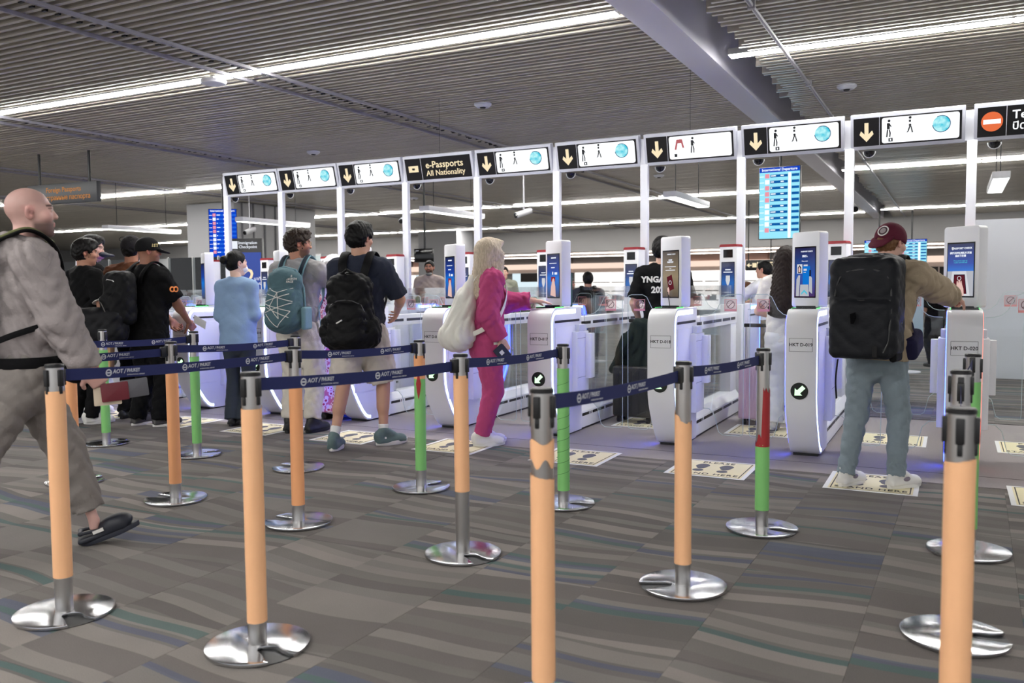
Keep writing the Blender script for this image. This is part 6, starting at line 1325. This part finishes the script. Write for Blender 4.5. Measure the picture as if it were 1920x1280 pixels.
# 10 woman in pink ------------------------------------------------------------------------------------------
pos = (-3.42, 6.20); hd = 46
tgt = wl(pos, hd, (-3.175, 6.60, 1.185))
p10 = Person(pos, hd, 1.69, 'blonde woman in a magenta tracksuit and white sneakers, reaching to the passport reader', tone=(222, 184, 168), female=True, build=1.03, res=0.010, lean=0.035, handL=tgt, poleL=(-0.6, 0.2, -1), curl=(0.12, 0.75), fdirL=wl((0, 0), hd, (0.85, 0.50, -0.12)), palmL=(0, 0.1, -1), handR=(0.215, 0.075, 0.87), poleR=(0.4, -1, 0), feet=[(-0.055, 0.03, 0, 0.0), (0.07, -0.02, 0, -0.05)])
p10.body(head_yaw=-14, head_pitch=-2, hres=0.0055, hand_res=0.0045)
def longhair(X, k):
    X.econe((0, -0.05*k, 0.02), (0.02*k, -0.145*k, -0.36*k), (0.094*k, 0.08*k), (0.075*k, 0.045*k), (1, 0, 0), 0.05)
    X.econe((0.070*k, 0.03*k, -0.0), (0.098*k, 0.04*k, -0.30*k), (0.024*k, 0.06*k), (0.018*k, 0.03*k), (1, 0, 0), 0.03); X.econe((-0.070*k, 0.03*k, 0.0), (-0.085*k, 0.03*k, -0.28*k), (0.02*k, 0.055*k), (0.02*k, 0.04*k), (1, 0, 0), 0.03)
    X.ell((0, 0.07*k, 0.095*k), (0.05*k, 0.05*k, 0.028*k), None, 0.03)
BLO = hairmat('blonde', (206, 190, 168), 0.5, 0.35); p10.hair('long', BLO, 0.007, longhair, 0.003)
PNK = cloth('magenta', (178, 72, 118), bump=0.2); p10.top(PNK, (0.93, 0.95), hem=0.90, ease=0.026, name='sweatshirt', wr=0.007, cuff=True, sl_r=1.12, seed=4); p10.pants(PNK, 0.96, ease=0.022, wr=0.0035, cuff=True, name='sweatpants'); p10.shoes('chunky', SNK, SOLW); MB().tube([p10.at(0.178*math.cos(t), 0.142*math.sin(t), 0.902) for t in [2*math.pi*i/24 for i in range(25)]], 0.012, 6).obj('waistband', BLKC, p10.root, smooth=True)
b10 = bagroot(p10, 'backpack', 'slouchy white backpack on the woman in magenta'); A = p10.at; WBG = cloth('bag_white', (226, 224, 216), bump=0.3, bs=40)
X = SDF().econe(A(0.02, -0.25, 0.96), A(0.02, -0.20, 1.24), (0.16, 0.135), (0.10, 0.085), (1, 0, 0), 0.05).ell(A(0.02, -0.26, 0.93), (0.165, 0.14, 0.11), None, 0.05).econe(A(0.02, -0.20, 1.24), A(0.03, -0.15, 1.42), (0.10, 0.08), (0.035, 0.03), (1, 0, 0), 0.04); mk('bag_body', X.build(0.009, noise=wrinkle(0.006, 1.0, 8, True)), WBG, b10)
strap(b10, [A(0.05, -0.16, 1.38), A(0.09, -0.11, 1.46), A(0.115, -0.01, 1.505), A(0.125, 0.08, 1.45), A(0.155, 0.12, 1.30), A(0.19, 0.07, 1.13), A(0.205, -0.03, 1.03), A(0.15, -0.17, 0.95)], [(0, -1, 0.5), (0, -0.7, 0.8), (0, 0, 1), (0, 0.6, 0.7), (0.3, 1, 0.1), (0.8, 0.7, 0), (1, 0, 0), (1, -0.5, 0)], 0.04, 0.008, WBG)
strap(b10, [A(-0.02, -0.16, 1.38), A(-0.09, -0.11, 1.46), A(-0.115, -0.01, 1.505), A(-0.125, 0.08, 1.45), A(-0.155, 0.12, 1.30)], [(0, -1, 0.5), (0, -0.7, 0.8), (0, 0, 1), (0, 0.6, 0.7), (-0.3, 1, 0.1)], 0.04, 0.008, WBG)
strap(b10, [A(0.205, 0.0, 1.08), A(0.215, 0.02, 0.97), A(0.21, 0.03, 0.87)], [(1, 0, 0)]*3, 0.035, 0.005, WBG, 'loose_strap')
MB().box(-0.012, 0.012, -0.002, 0.002, -0.006, 0.006).obj('bag_label', DARK, b10, loc=tuple(A(0.06, -0.40, 0.97)))
w_ = p10.wri[1]; o = empty('passport', tuple(p10.pos), rz=-p10.th, label='dark navy passport held by the woman in magenta', cat='passport')
q_ = MB().prism(rrect(-0.05, 0.05, -0.065, 0.065, 0.006), 'x', -0.004, 0.004).obj('cover', mat('passport_navy', (34, 38, 56), 0.5), o, bevel=0.001, loc=tuple(w_+np.array([0.015, 0.0, -0.095])), rot=(0.7, 0, 0.1)); MB().box(0.004, 0.0055, -0.018, 0.014, -0.012, 0.022).obj('label_print', SOLW, q_)
# 11 man in printed black tee ---------------------------------------------------------------------------------
pos = (-2.56, 8.27); hd = -8
p11 = Person(pos, hd, 1.77, 'man in a black T-shirt lettered on the back, standing behind gate D-018', tone=(212, 170, 150), build=1.05, handL=(-0.25, 0.12, 0.93))
p11.body(head_yaw=5, hres=0.007); p11.hair('full', BLKH, 0.009); p11.top(BLKC, 0.42, hem=0.86, ease=0.02, seed=2); p11.pants(cloth('charcoal', (40, 40, 44)), 1.0, ease=0.02); p11.shoes('low', SHB, SOLB)
for s_, z_, sz in (('YNGAMES', 1.345, 0.080), ('2020', 1.245, 0.085)):
    text(s_, sz, SOLW, p11.root, tuple(p11.at(0.0, -0.150, z_)), rot=(math.radians(90-3), 0, 0), name='shirt_lettering', bold=0.0035)
# 12 woman in white, long hair ------------------------------------------------------------------------------------
pos = (-1.33, 7.98); hd = 6
p12 = Person(pos, hd, 1.63, 'long-haired woman dressed in white, half hidden behind gate D-019', tone=(222, 182, 164), female=True, handL=(-0.10, 0.21, 1.00), poleL=(-1, -0.7, -0.2), handR=(0.05, 0.2, 1.0))
p12.body(hres=0.008)
def vlong(X, k):
    X.econe((0, -0.06*k, 0.02), (0, -0.165*k, -0.50*k), (0.09*k, 0.075*k), (0.125*k, 0.05*k), (1, 0, 0), 0.05); X.econe((-0.07*k, 0.0, 0.0), (-0.10*k, -0.02*k, -0.40*k), (0.03*k, 0.06*k), (0.03*k, 0.045*k), (1, 0, 0), 0.04)
p12.hair('long', hairmat('glossbrown', (40, 30, 27), 0.3), 0.009, vlong, 0.004)
WHC = cloth('white_lace', (232, 228, 224), var=0.12, bump=0.3); p12.top(WHC, 0.30, hem=0.84, ease=0.02, name='blouse', wide=0.01); p12.pants(cloth('white_jean', (230, 230, 232), bump=0.1), 1.0, ease=0.024, flare=0.02, wr=0.004); p12.shoes('low', SNK, SOLW)
# 13 man in white behind --------------------------------------------------------------------------------------------
pos = (-2.14, 11.2); hd = -70
p13 = Person(pos, hd, 1.60, 'man in a white T-shirt facing left behind the long-haired woman', tone=(196, 150, 128), handL=(-0.15, 0.45, 1.05), handR=(0.2, 0.42, 1.05))
p13.body(head_yaw=-10, hres=0.009); p13.hair('short', BLKH, 0.010); p13.top(cloth('tee_white', (232, 232, 234)), 0.42, hem=0.84, ease=0.02); p13.pants(cloth('khaki', (120, 110, 96)), 1.0); p13.shoes('low', SHB, SOLB)
# 14 man in maroon cap with big backpack --------------------------------------------------------------------------------
pos = (-0.43, 5.98); hd = 10
tgt = wl(pos, hd, (0.015, 6.50, 1.195))
p14 = Person(pos, hd, 1.69, 'man in a backwards maroon cap, khaki hoodie and light jeans, reaching to the reader', tone=(216, 172, 154), res=0.010, lean=0.05, side_lean=0.03, build=1.04, handR=tgt, poleR=(0.7, 0.1, -1), curl=(0.5, 0.95), fdirR=wl((0, 0), hd, (0.35, 0.8, -0.15)), palmR=(-0.3, 0, -1), handL=(-0.10, 0.36, 1.10), feet=[(-0.135, -0.09, 0, -0.30), (0.165, 0.02, 0, -0.55)])
p14.body(head_yaw=26, head_pitch=-14, hres=0.0055, hand_res=0.0045, head_off=(0.02, 0.03, -0.015)); p14.hair('cap', hairmat('ginger', (120, 86, 60)), 0.008)
KH = cloth('hoodie_khaki', (166, 150, 128), bump=0.2); p14.top(KH, 0.98, hem=0.845, ease=0.024, name='hoodie', wr=0.007, hood=True, cuff=True, sl_r=1.14, wide=0.02, seed=6)
JN = cloth('jean_pale', (128, 140, 148), var=0.14, bump=0.2); p14.pants(JN, 0.97, ease=0.008, wr=0.006, name='jeans'); p14.shoes('low', SNK, SOLW, panel=mat('shoe_panel', (128, 118, 132), 0.7))
for i in (0, 1):
    X = SDF().cone(p14.kne[i]+(p14.ank[i]-p14.kne[i])*0.86, p14.ank[i], 0.050, 0.048, 0.01, cap=True); mk('jean_cuff', X.build(0.008, noise=wrinkle(0.005, 2.2, 1)), JN, p14.root)
MAR = cloth('cap_maroon', (92, 36, 52), bump=0.15); o, R2 = cap(p14, MAR, True, res=0.007, pit=0.10)
pt = MB().prism(arcpts(0, 0, 0.036, 0, 360, 24)[:-1], 'y', -0.002, 0.002).obj('cap_patch', SOLW, o); pt2 = MB().prism(arcpts(0, 0, 0.029, 0, 360, 24)[:-1], 'y', -0.003, 0.0).obj('cap_patch', mat('patch_dark', (60, 34, 44), 0.7), o)
pt3 = MB().prism(arcpts(0, 0, 0.019, 0, 360, 20)[:-1], 'y', -0.004, 0.0).obj('cap_patch', MATS['patch_dark'] if False else mat('patch_grey', (150, 140, 142), 0.7), o)
for q in (pt, pt2, pt3): q.matrix_local = Matrix.Translation(Vector(p14.hc+R2@np.array([0.020, -0.113, 0.062])*p14.s)) @ Matrix(R2.tolist()).to_4x4() @ Matrix.Rotation(math.radians(9), 4, 'Z') @ Matrix.Rotation(math.radians(-20), 4, 'X')
b14 = bagroot(p14, 'backpack', 'large boxy black travel backpack on the man in the maroon cap'); A = p14.at; PK2 = cloth('pack_charcoal', (30, 31, 35), rough=0.55, bump=0.15)
X = SDF().box(A(-0.02, -0.275, 1.195), np.array([0.20, 0.125, 0.305]), 0.055, None, 0.03).box(A(-0.02, -0.37, 1.06), np.array([0.178, 0.055, 0.175]), 0.04, None, 0.02).box(A(-0.02, -0.36, 1.35), np.array([0.168, 0.06, 0.095]), 0.045, None, 0.02).ell(A(-0.02, -0.27, 1.475), (0.18, 0.12, 0.055), None, 0.04); mk('pack_body', X.build(0.010, noise=wrinkle(0.003, 1.0, 5)), PK2, b14)
X14 = X
ZB = mat('zip_black', (8, 8, 9), 0.35)
for pts in ([(-0.19+0.034*i, 1.243) for i in range(11)], [(-0.185, 1.27), (-0.18, 1.33), (-0.16, 1.39), (-0.12, 1.425), (-0.05, 1.438), (0.03, 1.437), (0.09, 1.42), (0.125, 1.385), (0.145, 1.33), (0.15, 1.27)], [(0.155, 1.22), (0.16, 1.10), (0.158, 0.98), (0.14, 0.92)]):
    MB().tube([on(A, X14, x, z, 0.004) for x, z in pts], 0.0065, 6).obj('zip', ZB, b14, smooth=True)
mk('top_flap', SDF().ell(A(-0.02, -0.25, 1.505), (0.16, 0.13, 0.035)).ell(A(-0.02, -0.33, 1.49), (0.13, 0.06, 0.035), None, 0.03).build(0.010, noise=wrinkle(0.004, 1.2, 2)), cloth('flap_charcoal', (40, 41, 45), rough=0.6), b14)
MB().prism(rrect(0.085, 0.112, 0.885, 0.955, 0.006), 'y', -0.435, -0.428).obj('buckle', BLACKG, b14).location = (0, -0.01, -0.02); MB().tube([A(0.165, -0.30, 1.08), A(0.185, -0.24, 1.10), A(0.18, -0.17, 1.085)], 0.010, 6).obj('side_strap', BLACKG, b14)
MB().prism([(-0.05, 1.12), (-0.02, 1.13), (-0.015, 1.10), (-0.03, 1.06), (-0.045, 1.06)], 'y', -0.432, -0.424).obj('bag_emblem', mat('emblem_black', (12, 12, 14), 0.9, spec=0.05), b14); mk('side_pocket', SDF().box(A(0.175, -0.26, 0.96), np.array([0.022, 0.09, 0.10]), 0.02).build(0.010), cloth('pocket_black', (16, 16, 18)), b14)
shoulder_straps(p14, b14, PK2, 0.065, 0.018, o=0.028); strap(b14, [A(-0.17, -0.28, 0.86), A(-0.185, -0.27, 0.72), A(-0.18, -0.26, 0.60)], [(1, 0, 0)]*3, 0.035, 0.004, PK2, 'loose_strap')
w14 = bagroot(p14, 'waist_bag', 'dark blue waist bag hanging at the right hip of the man in the maroon cap', 'bag'); mk('bag_body', SDF().box(A(0.205, 0.06, 0.95), np.array([0.045, 0.11, 0.075]), 0.035, rotx(0.35)).build(0.009), cloth('bag_indigo', (34, 32, 60)), w14); strap(w14, [A(0.17, -0.05, 1.20), A(0.205, 0.0, 1.08), A(0.225, 0.03, 0.97)], [(1, 0, 0)]*3, 0.025, 0.005, cloth('bag_indigo', (34, 32, 60)), 'strap')
# 15 - 21 people beyond the gates --------------------------------------------------------------------------------
def far(pos, hd, H, lab, tone, top, bot, hair='short', hm=BLKH, sleeve=0.42, yaw=0, bag=None, beard=None, hands=(None, None), lean=0.0):
    p = Person(pos, hd, H, lab, tone=tone, res=0.016, handL=hands[0], handR=hands[1], lean=lean); p.body(head_yaw=yaw, hres=0.009, hand_res=0.008, beard=beard); p.hair(hair, hm, 0.011)
    p.top(top, sleeve, hem=0.82, ease=0.022); p.pants(bot, 1.0, ease=0.02); p.shoes('low', SHB, SOLB)
    if bag: q = bagroot(p, 'backpack', bag); mk('pack_body', SDF().box(p.at(0, -0.24, 1.2), np.array([0.15, 0.10, 0.22]), 0.07).build(0.016), BLKC, q); shoulder_straps(p, q, BLKC, 0.06, 0.016, o=0.02)
    return p
p15 = far((-8.36, 13.1), 150, 1.78, 'bearded man in a beige hoodie facing the camera beyond the gates', (176, 126, 100), cloth('hoodie_beige', (170, 156, 150)), BLKC, sleeve=0.97, beard=((30, 24, 22), 0.9), yaw=8)
V, Q = SDF().ell((0, 0.05, -0.115), (0.06, 0.055, 0.035)).build(0.010); mk('lowered_mask', (V@p15.HR.T+p15.hc, Q), mat('mask_grey', (120, 122, 122), 0.8), p15.root)
far((-8.0, 15.3), 150, 1.70, 'man in an olive T-shirt with a chest strap, facing the camera beyond the gates', (206, 164, 146), cloth('olive_tee', (128, 130, 116)), BLKC, sleeve=0.42)
far((-4.62, 11.4), -25, 1.50, 'man with dark hair and a grey backpack, seen through the glass past gate D-017', (176, 132, 112), cloth('slate_tee', (76, 78, 92)), cloth('charcoal', (40, 40, 44)), bag='dark backpack on the man seen through the glass')
far((-5.35, 12.2), 80, 1.44, 'dark-haired person facing right beyond the screen of gate D-017', (196, 140, 120), cloth('floral_light', (220, 196, 200)), BLKC, lean=0.08)
far((-3.55, 12.4), -60, 1.36, 'person in a pale cap and grey top, seen through the glass past gate D-018', (196, 150, 130), cloth('grey_top', (92, 96, 106)), BLKC, hm=cloth('cap_pale', (170, 190, 196)), lean=0.1)
far((-2.52, 12.0), -50, 1.33, 'brown-haired child in a green vest left of the man in white', (222, 182, 160), cloth('green_vest', (96, 140, 82)), cloth('slate_tee', (76, 78, 92)), hm=hairmat('chestnut', (110, 76, 56)), hair='full')
far((-0.25, 15.0), -40, 1.40, 'dark-clothed person far behind the backpacker\'s outstretched arm', (160, 120, 100), BLKC, BLKC)
for o in list(p1.root.children):
    if o.name.startswith('shoe'): MB().box(-0.054, -0.046, -0.045, 0.005, 0.052, 0.068).box(0.046, 0.054, -0.045, 0.005, 0.052, 0.068).obj('strap_tab', SOLW, o)
pb = empty('paper_bag', (-7.12, 5.42, 0), rz=0.5, label='tan paper bag hanging beside the capped man behind the belts', cat='bag')
KR = mat('kraft_paper', (196, 158, 110), 0.8, bump=0.3, bscale=20); MB().prism([(-0.10, 0.56), (0.10, 0.50), (0.12, 0.86), (-0.12, 0.86)], 'y', -0.05, 0.05).obj('bag_body', KR, pb, bevel=0.008)
for y in (-0.05, 0.05): MB().tube([(-0.06, y, 0.86), (-0.04, y, 0.96), (0.04, y, 0.96), (0.06, y, 0.86)], 0.004, 6).obj('handle', KR, pb)
# suitcases
def suitcase(x, y, rz, w, d, hh, m, lab, handle=0.3):
    r = empty('suitcase', (x, y, 0), rz=rz, label=lab, cat='suitcase')
    MB().box(-w/2, w/2, -d/2, d/2, 0.06, 0.06+hh).obj('shell', m, r, bevel=0.025, seg=3)
    for q in range(5): MB().box(-w/2+0.06+q*(w-0.12)/4-0.006, -w/2+0.06+q*(w-0.12)/4+0.006, -d/2-0.004, d/2+0.004, 0.10, 0.02+hh).obj('rib', m, r)
    for sx in (-1, 1):
        for sy in (-1, 1): MB().cyl((sx*(w/2-0.05)-0.014, sy*(d/2-0.05), 0.03), (sx*(w/2-0.05)+0.014, sy*(d/2-0.05), 0.03), 0.03).obj('wheel', DARK, r, smooth=True)
    for sx in (-0.09, 0.09): MB().cyl((sx, d/2-0.05, 0.06+hh), (sx, d/2-0.05, 0.06+hh+handle), 0.009, n=8).obj('handle_tube', STEEL, r)
    MB().box(-0.11, 0.11, d/2-0.065, d/2-0.035, 0.05+hh+handle, 0.085+hh+handle).obj('handle_grip', DARK, r, bevel=0.008); MB().tube([(-0.07, 0, 0.06+hh), (-0.05, 0, 0.085+hh), (0.05, 0, 0.085+hh), (0.07, 0, 0.06+hh)], 0.009, 8).obj('top_handle', DARK, r, smooth=True)
    return r
suitcase(-2.68, 7.84, -0.1, 0.40, 0.24, 0.48, mat('suitcase_black', (26, 26, 28), 0.45, bump=0.1, bscale=200), 'black suitcase left of gate D-018', 0.42)
jk = empty('jacket', (-2.68, 7.84, 0), rz=-0.1, label='dark green jacket draped over the black suitcase handle', cat='jacket')
mk('cloth_drape', SDF().econe((0.0, 0.06, 0.52), (0.02, 0.07, 0.93), (0.17, 0.09), (0.10, 0.06), (1, 0, 0), 0.04).cone((-0.10, 0.02, 0.80), (-0.23, -0.03, 0.50), 0.06, 0.035, 0.04).build(0.011, noise=wrinkle(0.008, 1.0, 3, True)), cloth('jacket_green', (30, 40, 38)), jk)
suitcase(-1.66, 8.22, 0.05, 0.22, 0.36, 0.50, mat('suitcase_pink', (206, 176, 196), 0.4), 'pale pink suitcase behind the torn red belt post', 0.35)
# small multi-piece prints are too small to pick apart
for o in bpy.data.objects:
    if o.type == 'MESH' and o.parent and o.name.split('.')[0] in ('pictogram', 'screen_print', 'reader_light', 'panel_joint', 'carpet_seam', 'screen_text', 'lettering', 'belt_print', 'sticker_print', 'sticker_ring', 'rule', 'passport_symbol', 'passport_reader', 'glasses', 'sunglasses', 'sleeve_emblem', 'header_text', 'bag_lettering', 'shirt_lettering', 'cap_lettering', 'number', 'body', 'number_plate', 'footprint'):
        if o.name.split('.')[0] not in ('body', 'footprint'): o['kind'] = 'stuff'
